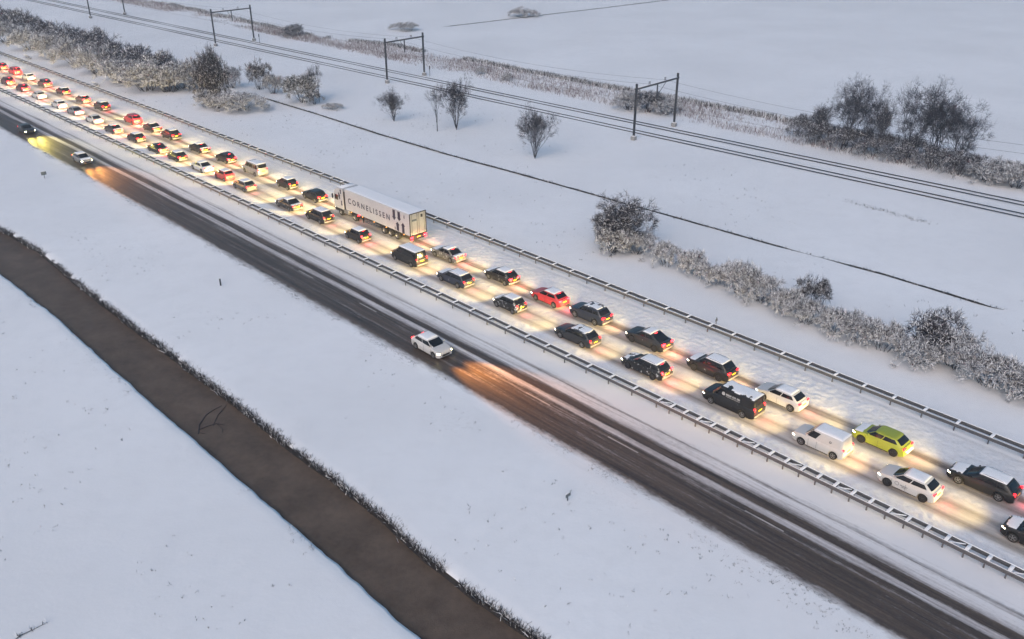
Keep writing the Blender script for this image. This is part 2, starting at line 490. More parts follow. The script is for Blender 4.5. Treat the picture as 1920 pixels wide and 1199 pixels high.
def rough(S, T):
    lane = np.exp(-((T - 56.95) / 1.35) ** 4) + np.exp(-((T - 61.1) / 1.45) ** 4)
    lump = np.clip(fbm(S * 3.3, T * 3.3, 3) - .40, 0, 1) * .20 + .05 * (fbm(S * .8, T * .8, 3) - .5)
    side = np.clip(1 - lane, 0, 1) * np.clip((T - 53.5) / .6, 0, 1) * np.clip((66.9 - T) / .5, 0, 1)
    tracks = sum(np.exp(-((T - c) / .22) ** 2) for c in (56.2, 57.7, 60.3, 61.85))
    return .03 + side * (lump * .6 + .03) + .02 * lane * fbm(S * .9, T * 2.5, 3) - .012 * tracks
strip('carriageway', np.concatenate([[-200, -60], np.arange(-20, 110, .17), np.arange(110.5, 270, .8), np.arange(275, 420, 5), [600, 900]]), 53.45, 66.95, rough, M['packed'], 82)

# lane dashes showing through the slush (positions along the road)
dash_obs = [(21.6, 24.7), (34.4, 37.5), (44.0, 46.9), (57.0, 60.0), (69.0, 72.0), (81, 84)]
for i, (a, b_) in enumerate(dash_obs):
    mb = MB(); q = [P(a, 46.30, .017), P(b_, 46.30, .017), P(b_, 46.43, .017), P(a, 46.43, .017)]
    mb.add(q, [(0, 1, 2, 3)])
    o = link(bpy.data.objects.new('lane_dash', mb.mesh('lane_dash', M['marking'])))
    tag(o, kind='structure')

# ------------------------------------------------------------------ motorway crash barriers
def make_beam(mat, capmat, s0, s1, t, face):
    """W-profile guard rail following the road; returns (rail mesh, snow cap mesh)"""
    prof = [(-.04, .44), (.045, .475), (.045, .535), (-.03, .575), (-.03, .615), (.045, .655), (.045, .715), (-.04, .75)]
    ss = np.arange(s0, s1 + .01, 2.0)
    def sweep(pr, name, mt, closed=False):
        n = len(pr); vs = []
        for s in ss:
            for (y, z) in pr: vs.append(P(float(s), t + y * face, z))
        fs = []
        for i in range(len(ss) - 1):
            for k in range(n if closed else n - 1):
                j = (k + 1) % n
                fs.append((i * n + k, (i + 1) * n + k, (i + 1) * n + j, i * n + j))
        return MB().add(vs, fs).mesh(name, mt)
    back = [(y - .012, z) for (y, z) in prof[::-1]]
    return sweep(prof + back, 'rail', mat, True), sweep([(-.055, .753), (-.03, .785), (.0, .79), (.02, .77), (-.02, .753)], 'snow_cap', capmat, True)

blk = MB().box((0, 0, .60), (.16, .70, .22), .02).mesh('spacer', M['steel'], 40)
blk_cap = MB().box((0, 0, .742), (.26, .72, .055), .025).mesh('snow_cap', M['pile'], 60)
pst = MB().box((0, 0, .36), (.10, .055, .80)).mesh('post', M['steel'])
brc = MB().box((0, 0, .73), (1.0, .10, .05), .02).mesh('brace', M['pile'], 60)
def barrier(name, t0, s0, s1, dense_below, label):
    root = empty(name, P(s0, t0 + .42), label=label, cat='crash barrier', group='steel crash barriers beside the queue')
    inv = root.matrix_basis.inverted()
    def put(n, me, mat=None):
        o = link(bpy.data.objects.new(n, me)); o.parent = root; o.matrix_parent_inverse = inv; return o
    for t, face in ((t0, -1), (t0 + .84, 1)):
        r, c = make_beam(M['steel'], M['pile'], s0, s1, t, face)
        ro = put('rail', r); co = put('snow_cap', c); 
    s = s0 + .5; n = 0
    while s < s1:
        a = road_angle(s)
        w = P(s, t0 + .42, .0)
        o = put('spacer', blk); o.location = w; o.rotation_euler = (0, 0, a)
        k = link(bpy.data.objects.new('snow_cap', blk_cap)); k.parent = o
        p = put('post', pst); p.location = P(s + .12, t0 + .16, 0); p.rotation_euler = (0, 0, a)
        dense = s < dense_below
        if dense and n % 3 == 1:
            q = put('brace', brc); q.location = P(s + .68, t0 + .42, 0); q.rotation_euler = (0, 0, a + .55)
        s += 1.34 if dense else 2.67; n += 1
barrier('median_barrier', 52.5, -14, 330, 37, 'double steel crash barrier on the median, nearer to the dark road')
barrier('verge_barrier', 67.25, -14, 330, -99, 'double steel crash barrier on the field side of the queue')

# ------------------------------------------------------------------ cars
KINDS = dict(
    city=dict(L=3.70, W=1.68, H=1.52, belt=1.00, nose=.70, hood=.90, cowl=.72, roofF=1.50, roofR=3.10, glassR=3.62, w1=.68, wb=2.42, wr=.31, tail='tall', rise=.16),
    hatch=dict(L=4.25, W=1.80, H=1.47, belt=.98, nose=.68, hood=.87, cowl=.95, roofF=1.85, roofR=3.38, glassR=4.16, w1=.86, wb=2.62, wr=.335, tail='wide', rise=.20),
    sedan=dict(L=4.66, W=1.82, H=1.44, belt=.96, nose=.64, hood=.84, cowl=1.15, roofF=2.12, roofR=3.15, glassR=4.10, deck=1.00, w1=.90, wb=2.78, wr=.335, tail='wide', rise=.08),
    estate=dict(L=4.76, W=1.84, H=1.49, belt=.98, nose=.66, hood=.86, cowl=1.18, roofF=2.08, roofR=4.05, glassR=4.68, w1=.92, wb=2.84, wr=.345, tail='tall', rails=True, rise=.12),
    suv=dict(L=4.52, W=1.87, H=1.67, belt=1.09, nose=.78, hood=1.00, cowl=1.02, roofF=1.85, roofR=3.75, glassR=4.40, w1=.88, wb=2.68, wr=.37, tail='wide', rails=True, rise=.16),
    liftback=dict(L=4.60, W=1.88, H=1.54, belt=1.05, nose=.72, hood=.93, cowl=1.05, roofF=1.95, roofR=3.00, glassR=4.42, w1=.90, wb=2.75, wr=.37, tail='wide', rise=.18),
    mpv=dict(L=4.62, W=1.84, H=1.68, belt=1.05, nose=.70, hood=.92, cowl=.82, roofF=1.85, roofR=4.00, glassR=4.56, w1=.92, wb=2.75, wr=.34, tail='tall', rise=.08),
    minibus=dict(L=4.95, W=1.92, H=1.95, belt=1.12, nose=.72, hood=1.02, cowl=.72, roofF=1.50, roofR=4.72, glassR=4.88, w1=.92, wb=3.05, wr=.33, tail='tall', top=.86),
    panel_small=dict(L=4.40, W=1.82, H=1.83, belt=1.05, nose=.64, hood=.95, cowl=.95, roofF=1.75, roofR=4.18, glassR=4.36, w1=.90, wb=2.72, wr=.33, tail='tall', top=.86, panel=1.62),
    panel_large=dict(L=5.15, W=1.96, H=1.97, belt=1.14, nose=.72, hood=1.04, cowl=.85, roofF=1.65, roofR=4.98, glassR=5.10, w1=.98, wb=3.10, wr=.34, tail='tall', top=.87, panel=1.75),
)
def lerp(x, xs, ys): return float(np.interp(x, xs, ys))

def build_kind(k, seed):
    """all meshes of one body style; front is +x, left is +y, ground at z = 0"""
    q = KINDS[k]; L, W, H, belt = q['L'], q['W'], q['H'], q['belt']; hl = L / 2
    deck = q.get('deck', belt); top = q.get('top', .78); wr = q['wr']; ra = wr + .055
    ax = [hl - q['w1'], hl - q['w1'] - q['wb']]
    X = lambda d: hl - d
    cowl, rF, rR, gR = X(q['cowl']), X(q['roofF']), X(q['roofR']), X(q['glassR'])
    # --- lower body
    zk = ([-hl, -hl + .05, gR, cowl, hl - .55, hl - .18, hl - .03, hl], [belt - .16, deck - .03, deck, belt, q['hood'] + .04, q['hood'] - .03, q['nose'] + .04, q['nose'] - .06])
    ztop = lambda x: lerp(x, *zk)
    def zbot(x):
        z = .21 + .10 * max(0, (abs(x) - (hl - .25)) / .25)
        for c in ax:
            d = abs(x - c)
            if d < ra: z = max(z, wr + math.sqrt(ra * ra - d * d))
        return z
    def hw(x):
        e = max(0, (abs(x) - (hl - .75)) / .75)
        return W / 2 * (1 - (.20 if x > 0 else .14) * e ** 2.4)
    st = set([-hl, -hl + .05, -hl + .15, -hl + .3, hl, hl - .03, hl - .1, hl - .2, hl - .35, hl - .55, cowl, cowl - .3, 0, .3, -.3, gR])
    for c in ax:
        for e in (1.0, .999, .93, .78, .55, .28, 0): st |= {c + ra * e, c - ra * e}
    st = sorted(x for x in st if -hl <= x <= hl)
    body = MB(); vs = []; n = 12
    for x in st:
        a, zb, zt = hw(x), zbot(x), ztop(x)
        zt = max(zt, zb + .10)
        h = zt - zb
        half = [(a * .955, zb), (a, zb + h * .42), (a * .985, zt - min(.10, h * .3)), (a * .925, zt - .012), (a * .55, zt + .016), (a * .12, zt + .022)]
        vs += [(x, y, z) for y, z in half] + [(x, -y, z) for y, z in half[::-1]]
    fs = []
    for i in range(len(st) - 1):
        for j in range(n):
            jj = (j + 1) % n
            fs.append((i * n + j, i * n + jj, (i + 1) * n + jj, (i + 1) * n + j))
    fs += [tuple(range(n))[::-1], tuple(range((len(st) - 1) * n, len(st) * n))]
    body.add(vs, fs)
    out = {'body': body.mesh(k + '_body', M['trim'], 38)}
    # --- cabin
    z0 = belt - .05
    def cab(kf):
        z = z0 + (H - z0) * kf
        kk = min(1, kf)
        xf = cowl + (rF - cowl) * kk ** .94; xr = gR + (rR - gR) * kk ** (1.15 if k != 'liftback' else .9)
        b = W / 2 * (.935 + (top - .935) * kk ** 1.25)
        return z, xf, xr, b
    NR = 36; EX = 7.0
    def ring(kf, ins, dz=0):
        z, xf, xr, b = cab(kf); cx, a = (xf + xr) / 2, (xf - xr) / 2 - ins; b = b - ins
        r = []
        for i in range(NR):
            w = 2 * math.pi * i / NR
            c, s_ = math.cos(w), math.sin(w)
            r.append((cx + a * math.copysign(abs(c) ** (2 / EX), c), b * math.copysign(abs(s_) ** (2 / EX), s_), z + dz))
        return r
    levels = [(0, 0), (.3, 0), (.6, 0), (.86, 0), (.94, .02), (.985, .075), (1.0, .17)]
    cabin = MB(); rings = [ring(*l) for l in levels]
    zc, xfc, xrc, bc = cab(1.0); cx = (xfc + xrc) / 2
    rings.append([(cx + (x - cx) * .45, y * .45, z + .022) for x, y, z in rings[-1]])
    vs = [p for r in rings for p in r]; fs = []
    for i in range(len(rings) - 1):
        for j in range(NR):
            jj = (j + 1) % NR
            fs.append((i * NR + j, i * NR + jj, (i + 1) * NR + jj, (i + 1) * NR + j))
    fs.append(tuple(range((len(rings) - 1) * NR, len(rings) * NR)))
    cabin.add(vs, fs)
    out['cabin'] = cabin.mesh(k + '_cabin', M['trim'], 42)
    # --- glazing: curved panes set 10 mm proud
    def pane(nm, fn, nu, nv):
        mb = MB(); g = [fn(i / (nu - 1), j / (nv - 1)) for j in range(nv) for i in range(nu)]
        mb.add(g, [(j * nu + i, j * nu + i + 1, (j + 1) * nu + i + 1, (j + 1) * nu + i) for j in range(nv - 1) for i in range(nu - 1)])
        return mb.mesh(nm, M['glass'], 60)
    def endpt(front, u, v, wid, k0, k1, off=.012):
        kf = k0 + (k1 - k0) * v; z, xf, xr, b = cab(kf); cx, a = (xf + xr) / 2, (xf - xr) / 2
        y = (2 * u - 1) * b * wid
        x = a * (1 - min(.999, abs(y / b)) ** EX) ** (1 / EX)
        return (cx + x + off, y, z + .006) if front else (cx - x - off, y, z + .006)
    out['windscreen'] = pane(k + '_windscreen', lambda u, v: endpt(True, u, v, .90 - .03 * v, .12, .90), 9, 5)
    rk = (.30, .86) if k not in ('sedan', 'liftback') else (.15, .88)
    if not (q.get('panel') and k == 'panel_small'):
        out['rear_window'] = pane(k + '_rear_window', lambda u, v: endpt(False, 1 - u, v, .84 - .03 * v, *rk), 9, 5)
    def side(sgn, f0, f1, b0, b1):
        def fn(u, v):
            lo = .15 + q.get('rise', 0.0) * (b0 + (b1 - b0) * u)
            kf = lo + (.84 - lo) * v; z, xf, xr, b = cab(kf)
            xa = xf - .10 - (xf - .1 - (xr + .12)) * (b0 + (f0 - b0) * v)
            xb = xf - .10 - (xf - .1 - (xr + .12)) * (b1 + (f1 - b1) * v)
            x = xa + (xb - xa) * u
            cx, a = (xf + xr) / 2, (xf - xr) / 2
            y = b * (1 - min(.999, abs((x - cx) / a)) ** EX) ** (1 / EX) + .010
            return (x, sgn * y, z)
        return fn
    if q.get('panel'):
        z, xf, xr, b = cab(.4); e = (X(q['panel'] + .55) - (xf - .1)) / -((xf - .1) - (xr + .12))
        cuts = [(.0, e, .0, e)]
    elif k in ('city', 'hatch', 'sedan', 'liftback'):
        cuts = [(.0, .46, .02, .42), (.50, .98, .45, .92)]
    else:
        cuts = [(.0, .36, .02, .33), (.385, .68, .355, .66), (.70, .985, .685, .97)]
    out['side_window'] = [pane(k + '_side_window', side(sg, f0, f1, b0, b1), 6, 4) for sg in (1, -1) for (f0, f1, b0, b1) in cuts]
    # --- snow lying on roof and bonnet
    zr, xfr, xrr, br = cab(.985)
    def snow_sheet(nm, xa, xb, ya, base, thick, keep, sd, nx=30, ny=16):
        xs = np.linspace(xa, xb, nx); ys = np.linspace(-1, 1, ny)
        XX, YY = np.meshgrid(xs, ys, indexing='ij')
        ed = np.minimum.reduce([(XX - xs.min()) / .12, (xs.max() - XX) / .12, (1 - np.abs(YY)) * 5])
        nz = fbm(XX * 2.1 + sd * 5.1, YY * 1.6 + sd * 3.7, 4)
        hh = np.clip(np.minimum(ed, 1), 0, 1) * thick * (.55 + .9 * nz)
        mask = (nz + (ed - .5).clip(-.5, .5) * .25) > keep
        vs, fs, idx = [], [], {}
        for i in range(nx):
            for j in range(ny):
                x = XX[i, j]; y = YY[i, j] * ya(x)
                vs.append((x, y, base(x, y) + .006 + hh[i, j]))
        for i in range(nx - 1):
            for j in range(ny - 1):
                if mask[i:i + 2, j:j + 2].sum() >= 3: fs.append((i * ny + j, (i + 1) * ny + j, (i + 1) * ny + j + 1, i * ny + j + 1))
        if not fs: return None
        used = sorted({a for f in fs for a in f}); mp = {a: i for i, a in enumerate(used)}
        top = [vs[a] for a in used]; nb = len(top)
        f2 = [tuple(mp[a] for a in f) for f in fs]
        from collections import Counter
        ec = Counter()
        for f in f2:
            for a, c in zip(f, f[1:] + f[:1]): ec[(min(a, c), max(a, c))] += 1
        bot = [(x, y, base(x, y) - .002) for x, y, z in top]
        skirt = []
        for f in f2:
            for a, c in zip(f, f[1:] + f[:1]):
                if ec[(min(a, c), max(a, c))] == 1: skirt.append((c, a, a + nb, c + nb))
        return MB().add(top + bot, f2 + skirt).mesh(nm, M['pile'], 70)
    ac = (xfr - xrr) / 2 - .075; cxr = (xfr + xrr) / 2
    def roofz(x, y):
        r = max(abs(x - cxr) / ac, abs(y) / (br - .075))
        rin = 1 - .10 / (br - .075)
        return lerp(r, [0, .42, rin, 1.0, 1.1], [H + .022, H + .022, H, zr, zr - .04])
    out['snow_roof'] = [snow_sheet(k + '_roof_snow', xrr + .05, xfr - .06, lambda x: br - .055, roofz, .055, kp, seed + i) for i, kp in enumerate((.0, .43, .52))]
    out['snow_hood'] = [snow_sheet(k + '_bonnet_snow', cowl + .10, hl - .16, lambda x: hw(x) * .88, lambda x, y: ztop(x) + .022 - .03 * (abs(y) / hw(x)) ** 3, .035, kp, seed + 9 + i, 16, 16) for i, kp in enumerate((.30, .50))]
    if k == 'sedan':
        out['snow_boot'] = snow_sheet(k + '_boot_snow', -hl + .10, gR + .02, lambda x: hw(x) * .88, lambda x, y: ztop(x) + .022 - .03 * (abs(y) / hw(x)) ** 3, .03, .3, seed + 20, 8, 14)
    # --- lamps, plate, bumper, mirrors, rails
    tz = belt - .10
    if q['tail'] == 'wide': tl = MB().box((0, 0, 0), (.16, .42, .19), .03)
    else: tl = MB().box((0, 0, 0), (.15, .16, .36), .03)
    out['taillight'] = tl.mesh(k + '_taillight', M['tail'], 50)
    out['tl_pos'] = [(-hl + .085, s_ * (hw(-hl + .05) - (.215 if q['tail'] == 'wide' else .125)), tz + (0 if q['tail'] == 'wide' else .0)) for s_ in (1, -1)]
    out['headlight'] = MB().box((0, 0, 0), (.34, .22, .13), .05).mesh(k + '_headlight', M['head'], 50)
    out['hl_pos'] = [(hl - .20, s_ * (hw(hl - .18) - .10), q['nose'] + .00) for s_ in (1, -1)]
    out['plate'] = MB().box((0, 0, 0), (.02, .52, .115), .008).mesh(k + '_plate', M['plate'], 40)
    out['pl_pos'] = (-hl - .012, 0, belt - .27)
    out['bumper'] = MB().box((0, 0, 0), (.20, W * .84, .20), .05).mesh(k + '_bumper', M['trim'], 50)
    out['bp_pos'] = (-hl + .055, 0, .41)
    out['grille'] = MB().box((0, 0, 0), (.08, W * .5, .22), .03).mesh(k + '_grille', M['trim'], 50)
    out['gr_pos'] = (hl - .02, 0, .46)
    z, xf, xr, b = cab(.15)
    out['mirror'] = MB().box((0, 0, 0), (.12, .20, .14), .04).mesh(k + '_mirror', M['trim'], 50)
    out['mi_pos'] = [(xf - .30, s_ * (b + .10), z + .04) for s_ in (1, -1)]
    z, xf, xr, b = cab(.86)
    out['high_brake'] = MB().box((0, 0, 0), (.05, .30, .035), .01).mesh(k + '_high_brake_light', M['brake'], 50)
    z, xf, xr, b = cab(.93); out['hb_pos'] = (xr - .012, 0, z - .0)
    if q.get('rails'):
        z, xf, xr, b = cab(.985)
        out['roof_rail'] = [MB().tube([(xf - .25, s_ * (b - .10), z + .005), (xf - .40, s_ * (b - .10), z + .075), (xr + .40, s_ * (b - .10), z + .075), (xr + .25, s_ * (b - .10), z + .005)], .018).mesh(k + '_roof_rail', M['chrome'], 60) for s_ in (1, -1)]
    out['sill'] = MB().box((0, 0, 0), (q['wb'] - 2 * ra - .04, W * .965, .10), .03).mesh(k + '_sill', M['trim'], 50)
    out['si_pos'] = ((ax[0] + ax[1]) / 2, 0, .235)
    out['door_seam'] = []
    for d in ((cowl - .55, .0) if q.get('panel') else (cowl - .22, cowl - 1.25, cowl - 2.2)):
        for s_ in (1, -1):
            if abs(d - ax[1]) < ra or d < gR + .2: continue
            h0, h1 = .34, belt - .12
            out['door_seam'].append(MB().box((d, s_ * (hw(d) * .994), (h0 + h1) / 2), (.012, .02, h1 - h0)).mesh(k + '_door_seam', M['trim']))
    out['wheel_pos'] = [(x, s_ * (W / 2 - .115), wr, s_) for x in ax for s_ in (1, -1)]
    r = wr
    out['wheel'] = MB().lathe_y([(r * .66, -.10), (r * .93, -.10), (r, -.06), (r, .06), (r * .93, .10), (r * .66, .10), (r * .64, .07)], 22).mesh(k + '_tyre', M['tyre'], 50)
    rm = MB(); rm.lathe_y([(r * .66, .055), (r * .66, .092), (r * .58, .092), (r * .56, .06)], 22)
    rm.lathe_y([(r * .16, .05), (r * .16, .10), (r * .05, .105)], 10)
    for i in range(5):
        w = 2 * math.pi * i / 5
        dx, dz = math.cos(w), math.sin(w); px, pz = -dz, dx
        a, c, e = r * .12, r * .60, r * .075
        rm.add([(dx * a + px * e, .085, dz * a + pz * e), (dx * c + px * e, .085, dz * c + pz * e), (dx * c - px * e, .085, dz * c - pz * e), (dx * a - px * e, .085, dz * a - pz * e),
                (dx * a + px * e, .055, dz * a + pz * e), (dx * c + px * e, .055, dz * c + pz * e), (dx * c - px * e, .055, dz * c - pz * e), (dx * a - px * e, .055, dz * a - pz * e)],
               [(0, 1, 2, 3), (0, 4, 5, 1), (3, 2, 6, 7), (7, 6, 5, 4)])
    out['rim'] = rm.mesh(k + '_rim', M['rim'], 40)
    out['q'] = q
    return out
LIB = {k: build_kind(k, i * 3) for i, k in enumerate(KINDS)}

PAINT = dict(
    black=(.006, .006, .007), charcoal=(.020, .021, .024), grey=(.105, .105, .108), silver=(.26, .26, .27), white=(.52, .515, .51),
    red=(.38, .012, .022), darkred=(.085, .016, .022), blue=(.016, .022, .040), lime=(.30, .345, .012), brown=(.05, .042, .038))
_pm = {}
def paint(col, speck):
    if (col, speck) not in _pm: _pm[(col, speck)] = mat_paint(col + '_paint', PAINT[col], speck, .34, .3 if col in ('silver', 'grey') else 0)
    return _pm[(col, speck)]

def lamp(name, kind, parent, loc, rot, energy, color, size, blend=.9, rad=.08, soft=18.0, flat=1.0):
    d = bpy.data.lights.new(name, kind); d.energy = energy; d.color = color; d.shadow_soft_size = rad
    if kind == 'SPOT':
        d.spot_size = size; d.spot_blend = blend      # flat < 1: dipped beam, wider than high
        d.use_nodes = True                       # headlamp optics throw more light far ahead than close by
        e = d.node_tree.nodes['Emission']; f = d.node_tree.nodes.new('ShaderNodeLightFalloff')
        f.inputs['Strength'].default_value = 1.0; f.inputs['Smooth'].default_value = soft
        d.node_tree.links.new(f.outputs['Quadratic'], e.inputs['Strength'])
    o = link(bpy.data.objects.new(name, d)); o.parent = parent; o.location = loc; o.rotation_euler = rot; o.scale = (flat, 1, 1)
    return o

def car(k, s, t, col, label, snow=1, hood=None, tail='tail', speck=.3, rim='rim', headw=1.0, beam=(1, .74, .29), cat='car', oncoming=False, group='vehicles queueing on the snowy carriageway', tailw=1.0, curve=False, head='head', windsnow=False):
    lib = LIB[k]; q = lib['q']; L = q['L']
    # the queue drives away along s
    root = empty({'minibus': 'passenger_van', 'panel_small': 'panel_van', 'panel_large': 'panel_van'}.get(k, 'car'), P(s, t, .03 if not oncoming else .012, curve), road_angle(s) + (math.pi if oncoming else 0), label, cat, group)
    pm = paint(col, speck)
    part('body', lib['body'], root, mat=pm); cab_ = part('cabin', lib['cabin'], root, mat=pm)
    part('windscreen', lib['windscreen'], root)
    if 'rear_window' in lib: part('rear_window', lib['rear_window'], root)
    for g in lib['side_window']: part('side_window', g, root)
    for x, y, z, sg in lib['wheel_pos']:
        w = part('wheel', lib['wheel'], root, (x, y, z), (random.random() * 0, 0, 0 if sg > 0 else math.pi))
        part('rim', lib['rim'], w, mat=M[rim])
    for p_ in lib['hl_pos']: part('headlight', lib['headlight'], root, p_, (0, 0, R(-27) * (1 if p_[1] > 0 else -1)), mat=M[head])
    for p_ in lib['tl_pos']: part('taillight', lib['taillight'], root, p_, mat=M[tail])
    part('number_plate', lib['plate'], root, lib['pl_pos'])
    part('bumper', lib['bumper'], root, lib['bp_pos'], mat=pm if col in ('white', 'lime', 'red') and not q.get('panel') else M['bumper'])
    part('grille', lib['grille'], root, lib['gr_pos'])
    part('sill', lib['sill'], root, lib['si_pos'])
    for g in lib['door_seam']: part('door_seam', g, root)
    for p_ in lib['mi_pos']: part('mirror', lib['mirror'], root, p_, mat=pm)
    if tail == 'brake': part('high_brake_light', lib['high_brake'], root, lib['hb_pos'])
    for r_ in lib.get('roof_rail', []): part('roof_rail', r_, root)
    if snow and lib['snow_roof'][snow - 1]: part('roof_snow', lib['snow_roof'][snow - 1], root)
    if hood is not None and lib['snow_hood'][hood]: part('bonnet_snow', lib['snow_hood'][hood], root)
    if k == 'sedan' and snow: part('boot_snow', lib['snow_boot'], root)
    hx, hy, hz = lib['hl_pos'][0]
    if headw > 0:
        if oncoming:
            for y in (hy, -hy): lamp('headlight_beam', 'SPOT', root, (L / 2 + .08, y, hz), (0, R(-90 + 7), R(6)), ONCOMING_W * headw / 2, beam, R(44), 1.0, .3, 40.0, .7)
        else:
            lamp('headlight_beam', 'SPOT', root, (L / 2 + .10, 0, hz + .05), (0, R(-90 + 13), 0), HEAD_W * headw * (.66 if s < 50 else .85 if s < 90 else 1.2), beam, R(126), 1.0, .3, 36.0, .36)
    if not oncoming:
        w = TAIL_W * tailw * (3.0 if tail == 'brake' else 1.0) * (3.5 if s > 155 else 1.0)
        x, y, z = lib['tl_pos'][0]
        lamp('taillight_glow', 'POINT', root, (x - (.75 if tailw <= 1 else .45), 0, .42 if tailw <= 1 else .6), (0, 0, 0), w, (1, .05, .07), 0, rad=.25)
    return root

WARM, AMB, COOL = (1, .74, .29), (1, .56, .18), (1, .84, .50)
# right-hand lane, nearest first
car('estate', 14.1, 61.45, 'black', 'black estate with snow on roof and bonnet, red tail lights, behind the lime hatchback', 1, 0, speck=.05, tail='tail')
car('hatch', 21.8, 61.35, 'lime', 'lime green hatchback with snow on its bonnet and tailgate', 0, 0, speck=.0, rim='rimdark')
car('hatch', 30.7, 61.4, 'white', 'white hatchback beside the black panel van', 1, None, speck=.0)
car('suv', 37.7, 61.35, 'black', 'black car with roof rails and snow-filled bonnet, in front of the white hatchback', 1, 0, speck=.22, rim='rimdark')
car('liftback', 45.1, 61.6, 'charcoal', 'dark grey fastback with snow strip on roof, beside the grey estate', 1, None, speck=.16, tail='brake', rim='rimdark')
car('suv', 52.6, 61.7, 'blue', 'dark blue off-roader with bare roof patch, directly behind the red hatchback', 3, None, speck=.0)
car('hatch', 58.3, 61.65, 'red', 'red hatchback with snowy roof in the middle of the queue', 1, None, speck=.0, tail='brake')
car('hatch', 65.9, 61.85, 'black', 'black hatchback with snow-speckled sides, in front of the red hatchback with the snowy roof', 1, 0, speck=.4, tail='brake')
car('sedan', 75.0, 61.75, 'grey', 'snow-covered grey saloon directly behind the lorry', 1, 0, speck=.55, tail='brake')
car('hatch', 104.3, 62.2, 'black', 'black hatchback directly in front of the lorry', 0, None, speck=.05, headw=.8)
car('city', 111.7, 62.3, 'black', 'black small car ahead of the one in front of the lorry, behind the silver minibus', 1, None, speck=.1)
car('minibus', 121.1, 62.4, 'silver', 'silver passenger van with dark roof bar and lit rear bumper', 1, 0, speck=.1, cat='van')
car('hatch', 130.0, 62.3, 'black', 'dark hatchback with bright red brake lights ahead of the silver van', 0, None, speck=.05, tail='brake', tailw=2.0)
car('sedan', 138.4, 62.0, 'black', 'black saloon with red and white rear lights, second ahead of the silver van', 1, None, speck=.1, tail='brake')
car('suv', 149.5, 62.3, 'black', 'black high car with dark rear window, two behind the bright red car', 2, None, speck=.2)
car('sedan', 156.8, 62.2, 'black', 'dark saloon directly behind the bright red car', 2, None, speck=.25)
car('mpv', 164.8, 62.1, 'red', 'bright red high car with brake lights on in the far right lane', 0, None, speck=.0, tail='brake', tailw=2.5)  # red body colour holds both its paint and the brake-light glow over it
car('suv', 179.4, 62.2, 'black', 'black car with yellow plate, first ahead of the bright red high car', 1, None, speck=.05)
car('hatch', 188.3, 61.9, 'brown', 'dark plum hatchback with two red lights, second ahead of the bright red high car', 1, None, speck=.1, tail='brake')
car('hatch', 198.9, 61.8, 'black', 'black and snowy hatchback, third ahead of the bright red high car', 1, 0, speck=.35)
car('suv', 209.3, 61.7, 'brown', 'dark car with red lights, behind the small white car near the left edge', 0, None, speck=.1, tail='brake')
car('hatch', 219.5, 61.6, 'white', 'small white car in the right lane near the left edge', 1, None, speck=.0)
car('mpv', 228.4, 61.6, 'red', 'glowing red car in the right lane close to the left edge', 0, None, speck=.0, tail='brake', tailw=2.5)  # body coloured red to include the brake-light glow spread over the car
car('hatch', 237.0, 61.3, 'darkred', 'dark red car cut by the left edge in the right lane', 0, None, speck=.0, tail='brake')
# left-hand lane, nearest first
car('suv', 9.0, 57.55, 'black', 'dark car with snowy bonnet cut by the right edge', 1, 0, speck=.1)
car('hatch', 17.8, 57.4, 'white', 'white hatchback with round emblem on its door, behind the white van', 1, None, speck=.0, rim='rimdark')
VAN_W = car('panel_small', 24.9, 57.65, 'white', 'white panel van with plain sides and lit rear', 1, None, speck=.0, cat='van', beam=WARM)
VAN_B = car('panel_large', 33.1, 57.75, 'black', 'black panel van with pale lettering and snow on half its roof', 2, None, speck=.18, cat='van')
car('estate', 42.0, 57.3, 'black', 'black estate with thick roof snow and snow-blotched flank, in front of the black panel van', 1, 1, speck=.45, tail='brake', rim='rimdark')
car('estate', 50.4, 57.25, 'charcoal', 'dark grey estate with bright window trim and upright red tail lights', 2, None, speck=.0)
car('city', 60.1, 57.5, 'black', 'black small car plastered with snow, left lane beside the red hatchback', 1, 0, speck=.5)
car('estate', 69.0, 57.7, 'blue', 'dark blue estate with white roof behind the black minibus', 1, 0, speck=.25)
car('minibus', 77.3, 57.75, 'black', 'black minibus with white roof beside the rear of the lorry', 1, None, speck=.15, cat='van')
car('city', 87.4, 57.6, 'black', 'black small car beside the trailer of the lorry', 1, None, speck=.12, tail='brake')
car('mpv', 96.6, 58.0, 'black', 'dark people carrier with white roof beside the lorry cab', 1, None, speck=.3)
car('sedan', 103.7, 57.75, 'black', 'snow-blotched black saloon, first behind the grey hatchback', 1, 0, speck=.5)
car('hatch', 115.2, 57.4, 'grey', 'grey hatchback behind the small red car in the left lane', 1, None, speck=.1)
car('city', 121.7, 57.7, 'red', 'small red car with snowy roof in the left lane beside the silver van', 1, None, speck=.1)
car('sedan', 128.2, 57.4, 'white', 'white saloon directly ahead of the small red car in the left lane', 1, None, speck=.0)
car('hatch', 136.3, 57.2, 'black', 'black hatchback with yellow plate ahead of the white saloon', 1, None, speck=.1)
car('sedan', 142.9, 56.95, 'black', 'dark saloon with glowing orange rear, second ahead of the white saloon', 0, None, speck=.05, tail='brake')
car('hatch', 152.0, 57.25, 'black', 'black round-backed hatchback, third ahead of the white saloon', 1, None, speck=.1)
car('sedan', 160.4, 56.8, 'brown', 'dark saloon with red rear lights behind four pale cars', 1, None, speck=.1, tail='brake')
car('sedan', 170.0, 57.1, 'white', 'white saloon, nearest of four pale cars in the left lane', 0, None, speck=.0, beam=COOL)
car('sedan', 179.1, 57.0, 'silver', 'silver saloon, second of four pale cars in the left lane', 0, None, speck=.0, beam=COOL)
car('hatch', 186.8, 56.75, 'white', 'white car, third of four pale cars in the left lane', 1, None, speck=.0, beam=COOL)
